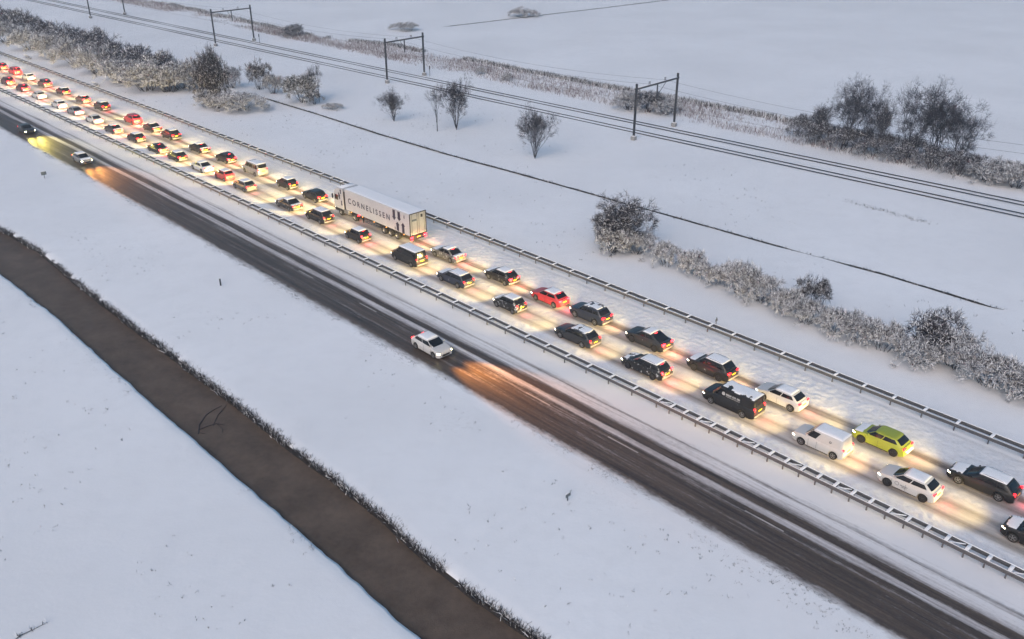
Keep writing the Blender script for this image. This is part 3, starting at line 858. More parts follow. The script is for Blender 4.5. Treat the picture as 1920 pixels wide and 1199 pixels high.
car('hatch', 198.3, 56.8, 'white', 'white car, farthest of four pale cars in the left lane', 0, None, speck=.0, beam=COOL)
car('hatch', 208.0, 56.8, 'darkred', 'dark red car with yellow plate ahead of the pale cars', 0, None, speck=.05, tail='brake')
car('suv', 217.3, 56.7, 'darkred', 'dark car with red rear lights at the left edge in the left lane', 0, None, speck=.05, tail='brake')
# oncoming on the dark carriageway
ON = 'oncoming cars on the dark road'
car('hatch', 170.7, 45.6, 'charcoal', 'dark oncoming car with yellow headlights near the left edge', 0, None, speck=.0, oncoming=True, beam=(1, .80, .16), group=ON, head='head_on', headw=.9)
car('hatch', 145.3, 45.75, 'silver', 'silver oncoming car with headlights on, behind the patch of orange light', 1, 0, speck=.0, oncoming=True, beam=(1, .40, .09), group=ON, head='head_on', headw=.9)
car('hatch', 58.5, 45.75, 'white', 'white oncoming car alone on the dark road, casting orange light', 1, None, speck=.0, oncoming=True, beam=(1, .38, .06), group=ON, head='head_on', headw=1.7)

# ------------------------------------------------------------------ flat lettering and emblems
def text_mesh(txt, size, mat, space=1.0, depth=.004):
    cu = bpy.data.curves.new('lettering', 'FONT'); cu.body = txt; cu.size = size; cu.space_character = space
    cu.align_x = 'LEFT'; cu.offset = size * .022; cu.extrude = depth; cu.resolution_u = 3
    o = link(bpy.data.objects.new('lettering', cu))
    dg = bpy.context.evaluated_depsgraph_get(); dg.update()
    me = bpy.data.meshes.new_from_object(o.evaluated_get(dg))
    bpy.data.objects.remove(o); bpy.data.curves.remove(cu)
    me.materials.clear(); me.materials.append(mat)
    return me
LEFT_SIDE = (R(90), 0, R(180))      # text on a vehicle's left flank, reading front to back
def arrow_mesh(length, shaft, head, up):
    s_ = 1 if up else -1
    pts = [(-shaft / 2, 0), (shaft / 2, 0), (shaft / 2, length * .68), (head / 2, length * .68), (0, length), (-head / 2, length * .68), (-shaft / 2, length * .68)]
    vs = [(x, y * s_, 0) for x, y in pts] + [(x, y * s_, -.006) for x, y in pts]
    n = len(pts); fs = [tuple(range(n))] + [(i, (i + 1) % n, n + (i + 1) % n, n + i) for i in range(n)]
    return MB().add(vs, fs).mesh('arrow', M['navy'])

# ------------------------------------------------------------------ articulated lorry
def wheel_mesh(r, w, nm):
    return MB().lathe_y([(r * .60, -w / 2), (r * .92, -w / 2), (r, -w * .35), (r, w * .35), (r * .92, w / 2), (r * .60, w / 2), (r * .56, w * .30)], 24).mesh(nm, M['tyre'], 50), \
           MB().lathe_y([(r * .58, w * .25), (r * .58, w * .46), (r * .50, w * .46), (r * .40, w * .28), (r * .22, w * .30), (r * .20, w * .5), (r * .02, w * .5)], 20).mesh(nm + '_rim', M['rim'], 40)
def lorry():
    s_rear = 81.2
    root = empty('lorry', P(s_rear, 62.25, .03, False), road_angle(88), 'white articulated lorry with dark lettering along its trailer', 'lorry', 'vehicles queueing on the snowy carriageway')
    W_ = 2.55; TL = 13.65
    # local x: 0 at the rear of the trailer, + forward
    box = part('trailer_box', MB().box((TL / 2, 0, 2.58), (TL, W_, 2.80), .035).mesh('trailer_box', M['white_body'], 30), root)
    nx, ny = 60, 14
    xs = np.linspace(.05, TL - .05, nx); ys = np.linspace(-W_ / 2 + .04, W_ / 2 - .04, ny)
    XX, YY = np.meshgrid(xs, ys, indexing='ij')
    ed = np.minimum.reduce([(XX - .05) / .25, (TL - .05 - XX) / .25, (W_ / 2 - .04 - np.abs(YY)) / .2]).clip(0, 1)
    ZZ = 3.985 + .06 * ed * (.6 + .8 * fbm(XX * .8, YY * .8, 4))
    part('roof_snow', np_mesh('trailer_roof_snow', np.stack([XX, YY, ZZ], -1).reshape(-1, 3), grid_faces(nx, ny), [M['pile']]), root)
    # rear doors and their frame
    fr = MB()
    for y in (-1, 1): fr.box((-.03, y * (W_ / 2 - .04), 2.58), (.07, .10, 2.82), .01)
    fr.box((-.03, 0, 3.95), (.07, W_ - .18, .09), .01); fr.box((-.03, 0, 1.16), (.07, W_ - .18, .14), .01)
    part('door_frame', fr.mesh('door_frame', M['trim'], 40), root)
    for y in (-1, 1):
        d = part('door', MB().box((-.022, y * .585, 2.57), (.045, 1.145, 2.66), .015).mesh('trailer_door', M['door_grey'], 40), root)
        for o_ in (.15, .95):
            part('locking_bar', MB().tube([(-.07, y * o_, 1.26), (-.07, y * o_, 3.88)], .02).mesh('locking_bar', M['steel'], 60), d)
        part('door_panel_mark', MB().box((-.048, y * .585, 3.1 if y > 0 else 3.45), (.006, .75 if y > 0 else .30, .25 if y > 0 else .38)).mesh('door_mark', M['sign'] if y > 0 else M['trim']), d)
    part('rear_bumper', MB().box((.02, 0, .66), (.16, 2.42, .16), .03).mesh('rear_bumper', M['trim'], 40), root)
    part('number_plate', MB().box((-.07, 0, .92), (.02, .52, .12)).mesh('lorry_plate', M['plate']), root)
    part('light_bar', MB().box((.06, 0, .92), (.10, 2.3, .22), .02).mesh('light_bar', M['trim'], 40), root)
    for y in (-1, 1):
        part('taillight', MB().box((-.03, y * 1.02, .92), (.12, .42, .20), .03).mesh('lorry_taillight', M['brake'], 40), root)
        part('lower_taillight', MB().box((-.07, y * 1.05, .66), (.06, .26, .14), .02).mesh('lorry_lower_light', M['brake'], 40), root)
    # chassis, side guard, mud guards
    part('trailer_chassis', MB().box((6.6, .45, 1.02), (13.0, .16, .28)).box((6.6, -.45, 1.02), (13.0, .16, .28)).mesh('trailer_chassis', M['trim']), root)
    for y in (1, -1):
        g = MB().box((8.0, y * 1.20, .55), (3.2, .05, .16)).box((8.0, y * 1.20, .86), (3.2, .05, .16))
        for x in (6.5, 8.0, 9.5): g.box((x, y * 1.16, .85), (.06, .05, .75))
        part('side_guard', g.mesh('side_guard', M['steel']), root)
        part('landing_leg', MB().box((10.3, y * .9, .62), (.16, .16, .95), .02).mesh('landing_leg', M['trim'], 40), root)
        part('pallet_box', MB().box((6.6 if y > 0 else 9, y * .92, .78), (1.3, .5, .5), .03).mesh('pallet_box', M['trim'], 40), root)
    tyre, rim = wheel_mesh(.50, .40, 'lorry_wheel')
    xs_w = [2.75, 4.10, 5.45]
    for x in xs_w:
        for y in (1, -1):
            w = part('wheel', tyre, root, (x, y * 1.02, .50), (0, 0, 0 if y > 0 else math.pi)); part('rim', rim, w)
            part('mudguard', MB().box((x, y * 1.02, 1.06), (1.15, .42, .04), .01).mesh('mudguard', M['trim'], 40), root)
    # tractor
    cx = 16.35                                   # cab front
    cabm = MB()
    prof = [(cx - 2.15, .95), (cx - .02, .95), (cx + .03, 1.3), (cx, 1.95), (cx - .10, 2.9), (cx - .35, 3.45), (cx - .9, 3.72), (cx - 2.0, 3.86), (cx - 2.15, 3.80)]
    n = len(prof); hw_ = 1.24
    vs, fs = [], []
    for y, sc in ((-hw_, 0), (-hw_ + .06, 1), (hw_ - .06, 1), (hw_, 0)):
        for x, z in prof:
            vs.append((x - (0 if sc else .0), y, z) if sc else ((x - (cx - 1.05)) * .975 + cx - 1.05, y, (z - 2.3) * .985 + 2.3))
    for i in range(3):
        for j in range(n):
            jj = (j + 1) % n; fs.append((i * n + j, i * n + jj, (i + 1) * n + jj, (i + 1) * n + j))
    fs += [tuple(range(n)), tuple(range(3 * n, 4 * n))[::-1]]
    cab_o = part('cab', cabm.add(vs, fs).mesh('lorry_cab', M['white_body'], 30), root)
    part('cab_snow', MB().box((cx - 1.35, 0, 3.815), (1.2, 2.2, .05), .02).mesh('cab_snow', M['pile'], 60), root)
    part('windscreen', MB().add([(cx + .018, -1.10, 2.02), (cx + .018, 1.10, 2.02), (cx - .085, 1.08, 2.86), (cx - .085, -1.08, 2.86)], [(0, 1, 2, 3)]).mesh('lorry_windscreen', M['glass']), root)
    for y in (1, -1):
        part('side_window', MB().box((cx - .62, y * (hw_ + .004), 2.42), (.80, .012, .72)).mesh('lorry_side_window', M['glass']), root)
        part('mirror', MB().box((cx - .05, y * (hw_ + .22), 2.5), (.14, .22, .62), .04).mesh('lorry_mirror', M['trim'], 40), root)
        part('side_fairing', MB().box((cx - 2.45, y * 1.16, 2.2), (.5, .05, 2.6), .02).mesh('side_fairing', M['trim'], 40), root)
        part('headlight', MB().box((cx + .0, y * .98, .98), (.14, .36, .22), .04).mesh('lorry_headlight', M['head'], 40), root)
        part('fuel_tank', MB().box((cx - 2.65, y * 1.0, .78), (1.1, .46, .62), .06).mesh('fuel_tank', M['rim'], 40), root)
        part('tractor_mudguard', MB().box((cx - 4.55, y * 1.0, 1.08), (1.25, .5, .05), .02).mesh('tractor_mudguard', M['trim'], 40), root)
        for x in (cx - 1.40, cx - 4.55):
            w = part('wheel', tyre, root, (x, y * 1.02, .50), (0, 0, 0 if y > 0 else math.pi)); part('rim', rim, w)
        part('tractor_taillight', MB().box((cx - 5.25, y * .98, .95), (.06, .40, .15), .02).mesh('tractor_light', M['brake'], 40), root)
        for zz, ln, dx in ((3.15, .75, -1.25), (2.25, .8, -1.35)):
            a_ = part('cab_stripe', arrow_mesh(ln, .24, .46, zz < 3), root, (cx + dx, y * (hw_ + .008), zz), (R(90), 0, R(180) if y > 0 else 0))
            b_ = part('cab_stripe', arrow_mesh(ln * .9, .22, .42, zz > 3), root, (cx + dx - .42, y * (hw_ + .008), zz - .1), (R(90), 0, R(180) if y > 0 else 0))
    part('tractor_chassis', MB().box((cx - 2.9, 0, .88), (5.4, .9, .24), .02).mesh('tractor_chassis', M['trim'], 40), root)
    part('cab_base', MB().box((cx - 1.05, 0, .72), (2.1, 2.36, .44), .06).mesh('cab_base', M['trim'], 40), root)
    # print on the left flank
    yl = W_ / 2 + .003
    tm = text_mesh('CORNELISSEN', 1.02, M['navy'], 1.55)
    xs_ = [v.co.x for v in tm.vertices]; tw = max(xs_) - min(xs_)
    part('lettering', tm, root, (13.0, yl, 2.22), LEFT_SIDE, scale=(9.0 / tw, 1, 1))
    for d, up, z, ln, sh in ((3.05, False, 3.85, 1.35, .50), (2.05, False, 3.82, 1.2, .50), (2.40, True, 1.28, 1.15, .50), (1.30, True, 1.25, 1.35, .50)):
        part('arrow', arrow_mesh(ln, sh, .84, up), root, (d, yl + .004, z), LEFT_SIDE)
    for d, z, ln in ((1.0, 3.62, .45), (2.95, 1.3, .38)):
        part('arrow_fragment', MB().box((d, yl + .003, z - (ln / 2 if z > 2 else -ln / 2)), (.12, .008, ln)).mesh('arrow_fragment', M['navy']), root)
    for x in (1.2, 4.8, 7.4, 9.9, 12.4): part('marker_light', MB().box((x, yl, 1.10), (.10, .03, .05)).mesh('marker_light', M['amber']), root)
    lamp('headlight_beam', 'SPOT', root, (cx + .2, 0, .95), (0, R(-90 + 14), 0), HEAD_W * 1.1, WARM, R(116), 1.0, .3, 36.0, .4)
    lamp('taillight_glow', 'POINT', root, (-.5, 0, .8), (0, 0, 0), TAIL_W * 2, (1, .06, .05), 0, rad=.3)
lorry()

# print on the two vans: a ring emblem and a line too small to read on the black van, a small mark on the white one
def ring_mesh(r0, r1, mat, n=20):
    vs = [(r * math.cos(2 * math.pi * i / n), r * math.sin(2 * math.pi * i / n), z) for z in (0, -.006) for r in (r0, r1) for i in range(n)]
    fs = []
    for i in range(n):
        j = (i + 1) % n
        fs += [(i, n + i, n + j, j), (n + i, 3 * n + i, 3 * n + j, n + j)]
    return MB().add(vs, fs).mesh('emblem', mat)
pale = simple('pale_print', (.42, .41, .40), .6, var=.2)
q = LIB['panel_large']['q']
def flank_y(k, z): 
    qq = KINDS[k]; z0 = qq['belt'] - .05; kf = max(0, (z - z0) / (qq['H'] - z0)); return qq['W'] / 2 * (.935 + (qq.get('top', .78) - .935) * kf ** 1.25)
y0 = flank_y('panel_large', 1.45) + .012
lean = math.atan2(flank_y('panel_large', 1.25) - flank_y('panel_large', 1.65), .4)
rotv = (R(90) + lean * -1, 0, R(180))
part('emblem', ring_mesh(.0, .16, pale), VAN_B, (.45, y0, 1.50), rotv)
mb = MB(); x = .0; rr = random.Random(4)
for wd in (.11, .10, .12, .10, .11, 0, .12, .10, .12, 0, .10, .12, .10):       # illegible strokes of the firm's line
    if wd: mb.add([(x, 0, 0), (x + wd * .75, 0, 0), (x + wd * .75, .17, 0), (x, .17, 0)], [(0, 1, 2, 3)])
    x += wd if wd else .08
mb.add([(0, -.11, 0), (x, -.11, 0), (x, -.075, 0), (0, -.075, 0)], [(0, 1, 2, 3)])
part('print_line', mb.mesh('print_line', pale), VAN_B, (.20, y0 + .002, 1.42), rotv)
darkp = simple('grey_print', (.10, .10, .12), .6)
part('emblem', ring_mesh(.05, .10, darkp), VAN_W, (-1.05, flank_y('panel_small', 1.35) + .014, 1.35), rotv)
for o in bpy.data.objects:
    if o.get('label', '').startswith('white hatchback with round emblem'):
        part('emblem', ring_mesh(.13, .16, darkp), o, (.55, .912, .68), (R(90), 0, R(180)))
        part('print_line', MB().add([(0, 0, 0), (.55, 0, 0), (.55, .05, 0), (0, .05, 0), (.1, -.1, 0), (.5, -.1, 0), (.5, -.06, 0), (.1, -.06, 0)], [(0, 1, 2, 3), (4, 5, 6, 7)]).mesh('print_line', darkp), o, (.30, .914, .62), (R(90), 0, R(180)))
    if o.get('label', '').startswith('silver passenger van'):
        part('roof_bar', MB().box((.3, 0, 2.02), (.07, 1.2, .07), .02).mesh('roof_bar', M['trim'], 40), o)
    if o.get('label', '').startswith('lime green'):
        me = MB().box((-1.62, 0, 1.37), (.42, 1.12, .04), .02).mesh('tailgate_snow', M['pile'], 60); part('tailgate_snow', me, o, rot=(0, R(-12), 0), loc=(-.25, 0, -.37))

# ------------------------------------------------------------------ railway
def track_c(s): return 130.24 - .0430 * s
root = empty('railway_track', P(60, track_c(60), 0, False), label='double railway track showing as four dark rails in the snow', cat='railway')
inv = root.matrix_basis.inverted()
ss = np.concatenate([np.arange(-60, 460, 10.0), [520, 640, 900]])
for off in (-3.37, -1.87, 1.87, 3.37):
    n = len(ss); vs = []
    for s in ss:
        for y, z in ((-.08, .04), (-.08, .09), (-.04, .11), (-.04, .16), (.04, .16), (.04, .11), (.08, .09), (.08, .04)): vs.append(P(float(s), float(track_c(s)) + off + y, z, False))
    fs = [(i * 8 + k, (i + 1) * 8 + k, (i + 1) * 8 + k + 1, i * 8 + k + 1) for i in range(n - 1) for k in range(7)]
    o = link(bpy.data.objects.new('rail', MB().add(vs, fs).mesh('rail', M['rail']))); o.parent = root; o.matrix_parent_inverse = inv

portal_spots = [(93.5, 118.9, 131.5), (161.0, 117.0, 128.1), (231.8, 112.9, 124.8), (309.6, 109.5, 121.0), (382, 106.4, 118.2), (24.0, 122.5, 134.9)]
portal_label = ['rightmost visible railway catenary portal, in front of the snowy bank shrub', 'railway catenary portal above the two bare saplings', 'railway catenary portal second from the left at the top edge', 'railway catenary portal cut by the top edge at the left', None, None]
HM = 9.5
wire_pts = []
for (s, t0, t1), lab in zip(portal_spots, portal_label):
    a, b_ = P(s, t0, 0, False), P(s + .9, t1, 0, False)
    wire_pts.append((a, b_))
    if lab is None: continue
    root = empty('catenary_portal', a, math.atan2(b_.y - a.y, b_.x - a.x), lab, 'catenary portal', 'railway catenary portals')
    span = (b_ - a).length
    for x in (0, span):
        m_ = MB().box((x, -.13, HM / 2), (.30, .035, HM)).box((x, .13, HM / 2), (.30, .035, HM)).box((x, 0, HM / 2), (.035, .24, HM))
        part('mast', m_.mesh('mast', M['darksteel']), root)
        f = part('footing', MB().box((x, 0, .35), (.85, .85, .7), .12).mesh('footing', M['concrete'], 40), root)
        part('snow_cap', MB().box((x, 0, .73), (.8, .8, .08), .03).mesh('footing_snow', M['pile'], 60), f)
        part('clamp', MB().box((x, 0, HM - .85), (.48, .42, .30), .03).mesh('clamp', M['darksteel'], 40), root)
    zb = HM - .85
    part('beam', MB().box((span / 2, -.12, zb), (span - .5, .05, .30)).box((span / 2, .12, zb), (span - .5, .05, .30)).box((span / 2, 0, zb), (span - .5, .2, .04)).mesh('beam', M['darksteel']), root)
    part('snow_cap', MB().box((span / 2, 0, zb + .175), (span - .6, .3, .05), .02).mesh('beam_snow', M['pile'], 60), root)
    dp = part('drop_post', MB().box((span * .5, 0, zb - 1.45), (.20, .16, 2.7)).mesh('drop_post', M['darksteel']), root)
    part('brace', MB().tube([(span * .5 + (.1 if s < 120 else -1.2), 0, zb - (2.1 if s < 120 else .1)), (span * .5 + (2.6 if s < 120 else -.05), 0, zb - (.15 if s < 120 else 2.0))], .05).mesh('brace', M['darksteel']), root)
    for x in (span * .30, span * .68):
        part('insulator', MB().box((x - .16, 0, zb + .40), (.07, .07, .5)).box((x + .16, 0, zb + .40), (.07, .07, .5)).box((x, 0, zb + .64), (.5, .1, .07)).mesh('insulator', M['darksteel']), root)
    part('arm', MB().tube([(span - .15, 0, 5.9), (span - 1.0, 0, 5.75)], .04).mesh('arm', M['darksteel']), root)
order = sorted(range(len(wire_pts)), key=lambda i: portal_spots[i][0])
for j, (fr_, z, lab) in enumerate(((.30, 5.6, 'contact wire over the nearer railway track'), (.30, 8.9, 'carrier wire over the nearer railway track'), (.68, 5.6, 'contact wire over the farther railway track'), (.68, 8.9, 'carrier wire over the farther railway track'))):
    pts = []
    for a_i, b_i in zip(order[:-1], order[1:]):
        A, B_ = [w[0].lerp(w[1], fr_) for w in (wire_pts[a_i], wire_pts[b_i])]
        for k in range(12):
            u_ = k / 12; p = A.lerp(B_, u_); p.z = z - (4 * u_ * (1 - u_) * (1.3 if z > 7 else .1)); pts.append(p)
    pts.append(Vector((*wire_pts[order[-1]][0].lerp(wire_pts[order[-1]][1], fr_)[:2], z)))
    o = link(bpy.data.objects.new('overhead_wire', MB().tube(pts, .016, 4).mesh('overhead_wire', M['darksteel'])))
    tag(o, lab, 'wire', 'railway overhead wires')

# ------------------------------------------------------------------ bare shrubs and trees
def grow_plant(seed, stems, height, spread, levels, kids, twigs, r0, up=.25, snow=.5, base=.0, wob=.22, twl=.45, twr=.010, ang=(22, 48), shrink=.72, trunk=0.0, sideb=0.0):
    """bare branching plant -> (branch segments, snow segments)"""
    rnd = random.Random(seed); seg = []
    def rot_dir(d, a):
        ax_ = d.cross(Vector((rnd.gauss(0, 1), rnd.gauss(0, 1), rnd.gauss(0, 1)))).normalized()
        return Matrix.Rotation(a, 3, ax_) @ d
    def branch(p, d, ln, r, lv):
        n = 3 if lv < 2 else 2
        for i in range(n):
            d = (d + Vector((rnd.gauss(0, wob), rnd.gauss(0, wob), rnd.gauss(0, wob) + up * .35)) * .6).normalized()
            e = p + d * (ln / n); r2 = r * .82
            seg.append((p, e, r, r2)); p, r = e, r2
            if lv < levels - 2 and rnd.random() < sideb:
                branch(p, rot_dir(d, R(rnd.uniform(ang[0] + 8, ang[1] + 15))), ln * shrink * rnd.uniform(.6, 1.0), r * .6, lv + 1 + (rnd.random() < .4))
            if lv >= levels - 1:
                for _ in range(twigs):
                    td = rot_dir(d, R(rnd.uniform(20, 65))); tl = twl * rnd.uniform(.5, 1.3)
                    e1 = p + td * tl * .5; td2 = (td + Vector((rnd.gauss(0, .3), rnd.gauss(0, .3), rnd.gauss(0, .3) + .1))).normalized()
                    seg.append((p, e1, twr, twr * .8)); seg.append((e1, e1 + td2 * tl * .5, twr * .8, twr * .4))
        if lv < levels - 1:
            for _ in range(kids):
                branch(p, rot_dir(d, R(rnd.uniform(*ang))), ln * shrink * rnd.uniform(.8, 1.15), r * .72, lv + 1)
    tot = sum(shrink ** i for i in range(levels))
    for i in range(stems):
        w = 2 * math.pi * (i + rnd.random() * .7) / stems
        lean = rnd.uniform(.15, 1.0) * spread
        d = Vector((math.cos(w) * lean, math.sin(w) * lean, 1)).normalized()
        branch(Vector((math.cos(w) * base * rnd.random(), math.sin(w) * base * rnd.random(), -.05 + trunk)), d, (height - trunk) / tot * rnd.uniform(.75, 1.1), r0 * rnd.uniform(.7, 1.1), 0)
    if trunk:
        seg.append((Vector((0, 0, -.1)), Vector((0, 0, trunk + .1)), r0 * 1.7, r0 * 1.3))
    return seg

def plant_meshes(name, seg, mat, snow_frac, seed, snow_w=1.0):
    rs = np.random.RandomState(seed)
    A = np.array([s[0][:] for s in seg]); B = np.array([s[1][:] for s in seg]); r1 = np.array([s[2] for s in seg]); r2 = np.array([s[3] for s in seg])
    d = B - A; ln = np.linalg.norm(d, axis=1); dn = d / ln[:, None]
    ref = np.where(np.abs(dn[:, 2:3]) > .9, [[1, 0, 0]], [[0, 0, 1]])
    a = np.cross(dn, ref); a /= np.linalg.norm(a, axis=1)[:, None]; b = np.cross(dn, a)
    vs = []
    for k in range(3):
        w = 2 * math.pi * k / 3; o = math.cos(w) * a + math.sin(w) * b
        vs += [A + o * r1[:, None], B + o * r2[:, None]]
    v = np.stack(vs, 1).reshape(-1, 3); i = np.arange(len(seg))[:, None] * 6
    f = np.concatenate([i + np.array([[0, 2, 3, 1]]), i + np.array([[2, 4, 5, 3]]), i + np.array([[4, 0, 1, 5]])], 1).reshape(-1, 4)
    wood = np_mesh(name, v, f, [mat], smooth=True)
    # snow lying along the upper side of the less steep twigs
    pick = (np.abs(dn[:, 2]) < .88) & (rs.rand(len(seg)) < snow_frac)
    A2, B2, a2 = A[pick], B[pick], a[pick]; q1, q2 = r1[pick], r2[pick]
    upv = np.array([[0, 0, 1.0]])
    wd = ((np.maximum(q1, q2) * 1.15 + .012) * snow_w)[:, None]
    lift = (np.maximum(q1, q2) + .006)[:, None]
    sv = np.stack([A2 + a2 * wd + upv * lift, A2 - a2 * wd + upv * lift, B2 - a2 * wd * .8 + upv * lift, B2 + a2 * wd * .8 + upv * lift, (A2 + B2) / 2 + upv * (lift + wd * 1.2)], 1).reshape(-1, 3)
    j = np.arange(len(A2))[:, None] * 5
    sf = np.concatenate([j + np.array([[0, 1, 4]]), j + np.array([[1, 2, 4]]), j + np.array([[2, 3, 4]]), j + np.array([[3, 0, 4]])], 1).reshape(-1, 3)
    sn = np_mesh(name + '_snow', sv, sf, [M['twigsnow']], smooth=False) if len(A2) else None
    return wood, sn
def variant(name, mat, snow, seed, sw=1.0, trunk_levels=None, **kw):
    seg = grow_plant(seed, **kw)
    big = [s for s in seg if s[2] > kw['r0'] * .45]; small = [s for s in seg if s[2] <= kw['r0'] * .45]
    tr, _ = plant_meshes(name + '_trunk', big, M['twig_d'], 0, seed)
    cr, sn = plant_meshes(name + '_crown', small, mat, snow, seed, sw)
    return tr, cr, sn
SHRUB = [variant('shrub', M['twig'], .60, 10 + i, 1.0, stems=17, height=3.2, spread=1.15, levels=4, kids=3, twigs=5, r0=.045, base=.7, twl=.50, twr=.011) for i in range(4)]
SHRUB_DK = [variant('dark_shrub', M['twig'], .18, 30 + i, 1.1, stems=15, height=3.4, spread=.95, levels=4, kids=3, twigs=4, r0=.045, base=.5, twl=.5, twr=.016) for i in range(3)]
SHRUB_GR = [variant('green_shrub', M['twig_g'], .40, 40 + i, 1.0, stems=18, height=3.4, spread=.85, levels=4, kids=3, twigs=5, r0=.04, base=.5, twl=.5, twr=.015) for i in range(2)]
UNDER = [variant('undergrowth', M['twig'], .16, 55 + i, 1.0, stems=14, height=3.2, spread=.9, levels=4, kids=3, twigs=3, r0=.04, base=1.0, twl=.5, twr=.014) for i in range(3)]
LOW = [variant('low_shrub', M['twig'], .66, 50 + i, 1.0, stems=15, height=1.9, spread=1.35, levels=4, kids=3, twigs=4, r0=.03, base=.9, twl=.36, twr=.010) for i in range(3)]
VASE = [variant('bare_sapling', M['twig'], .04, 60 + i, 1.0, stems=11, height=6.0, spread=.46, levels=4, kids=3, twigs=3, r0=.055, base=.15, up=.45, twl=.6, twr=.011, ang=(14, 30), trunk=.2, sideb=.75) for i in range(2)]
SLIM = [variant('slim_sapling', M['twig'], .05, 70, 1.0, stems=6, height=5.5, spread=.16, levels=4, kids=3, twigs=2, r0=.05, base=.08, up=.7, twl=.4, twr=.010, ang=(12, 26), trunk=1.2)]
TREE = [variant('winter_tree', M['twig'], .0, 80 + i, 1.0, stems=7, height=11.0, spread=.30, levels=5, kids=3, twigs=2, r0=.12, base=.7, up=.42, twl=.8, twr=.015, ang=(14, 34), shrink=.74, trunk=.3, sideb=.45) for i in range(2)]

ARMS = variant('wide_shrub', M['twig'], .10, 95, 1.0, stems=16, height=5.0, spread=1.0, levels=5, kids=2, twigs=4, r0=.06, base=.4, up=.18, ang=(14, 32), twl=.55, twr=.014, sideb=.6)
def plant(name, var, loc, h_scale, w_scale, label, cat, group=None, rz=0.0):
    tr, cr, sn = var
    root = empty(name, loc, rz, label, cat, group)
    root.scale = (w_scale, w_scale, h_scale)
    part('trunk', tr, root)
    c = tag(part('crown', cr, root), kind='stuff')
    if sn: tag(part('snow_load', sn, c), kind='stuff')
    return root
rp = random.Random(3)
# scrub beside the far end of the queue
G1 = 'frosted shrubs beside the far end of the queue'
spots = [(22, 62, 'the far left end'), (58, 74, ''), (95, 88, ''), (133, 101, ''), (172, 117, ''), (212, 132, ''), (252, 147, ''), (292, 158, ''),
         (15, 80, ''), (60, 93, ''), (103, 107, ''), (145, 122, ''), (188, 138, ''), (232, 155, ''), (276, 170, ''), (318, 172, ''), (345, 166, '')]
for i, (px, py, w) in enumerate(spots):
    back = i < 8
    lab = f"{'dark-topped back-row' if back else 'frosted front-row'} shrub of the long scrub at upper left, {['first', 'second', 'third', 'fourth', 'fifth', 'sixth', 'seventh', 'eighth', 'ninth'][i if back else i - 8]} from the left"
    plant('shrub', (SHRUB_DK if back else SHRUB)[i % 3], ground(px, py), rp.uniform(1.8, 2.15) * (1.12 if back else .92), rp.uniform(1.9, 2.2), lab, 'shrub', G1, rp.uniform(0, 6))
# loose shrubs right of that scrub
plant('leaning_tree', variant('leaning_tree', M['twig_d'], .12, 91, 1.0, stems=11, height=7.6, spread=.62, levels=5, kids=3, twigs=3, r0=.10, base=1.0, twl=.8, twr=.024, up=.25, sideb=.5, wob=.36), ground(404, 196), 1.5, .68, 'tall dark dense tree with ragged pointed top behind a frosted shrub', 'tree', None, .6).rotation_euler = (R(4), R(-7), .6)
plant('shrub', SHRUB[1], ground(455, 207), 1.05, 1.75, 'broad frosted shrub in front of the tall dark ragged tree', 'shrub', G1, 2.0)
plant('shrub', SHRUB[2], ground(408, 203), .9, 1.3, 'dark-footed shrub hugging the tall ragged tree on its left', 'shrub', G1, 4.0)
plant('shrub', SHRUB[3], ground(436, 165), 1.3, .95, 'thin pale shrub behind the tall ragged tree', 'shrub', None, 1.0)
plant('shrub', SHRUB_DK[0], ground(487, 168), 1.75, 1.15, 'upright dark shrub at the start of the narrow field ditch', 'shrub', None, 1.0)
plant('shrub', SHRUB[0], ground(513, 176), 1.25, .9, 'small pale shrub leaning on the upright dark one', 'shrub', None, 3.0)
plant('shrub', SHRUB_GR[0], ground(570, 192), 1.5, 1.55, 'round greenish shrub beside two slim stems', 'shrub', None, .3)
plant('shrub', SHRUB_DK[1], ground(590, 196), .9, .7, 'low dark shrub at the foot of two slim stems', 'shrub', None, .3)
plant('slim_tree', SLIM[0], ground(589, 190), 1.15, .8, 'slim upright stem rising behind the round greenish shrub, left of two', 'tree', None, .3)
plant('slim_tree', SLIM[0], ground(599, 192), 1.25, .6, 'slim upright stem beside the round greenish shrub, right of two', 'tree', None, 2.3)
plant('shrub', LOW[0], ground(625, 205), .6, 1.0, 'flattened low bush right of the two slim stems', 'shrub', None, .3)
# bare young trees in the field
plant('young_tree', VASE[0], ground(739, 228), .92, .85, 'short bushy young tree, leftmost of four in the snowfield', 'tree', 'young trees in the snowfield', 1.3)
plant('young_tree', SLIM[0], ground(820, 246), 1.32, 1.15, 'narrow young tree, second from left of four in the snowfield', 'tree', 'young trees in the snowfield', 1.0)
plant('young_tree', VASE[1], ground(856, 243), 1.45, .95, 'tall fan-shaped young tree, third from left of four in the snowfield', 'tree', 'young trees in the snowfield', 2.0)
plant('young_tree', VASE[1], ground(1003, 297), 1.30, .98, 'fan-shaped young tree standing apart, rightmost of four in the snowfield', 'tree', 'young trees in the snowfield', 4.1)
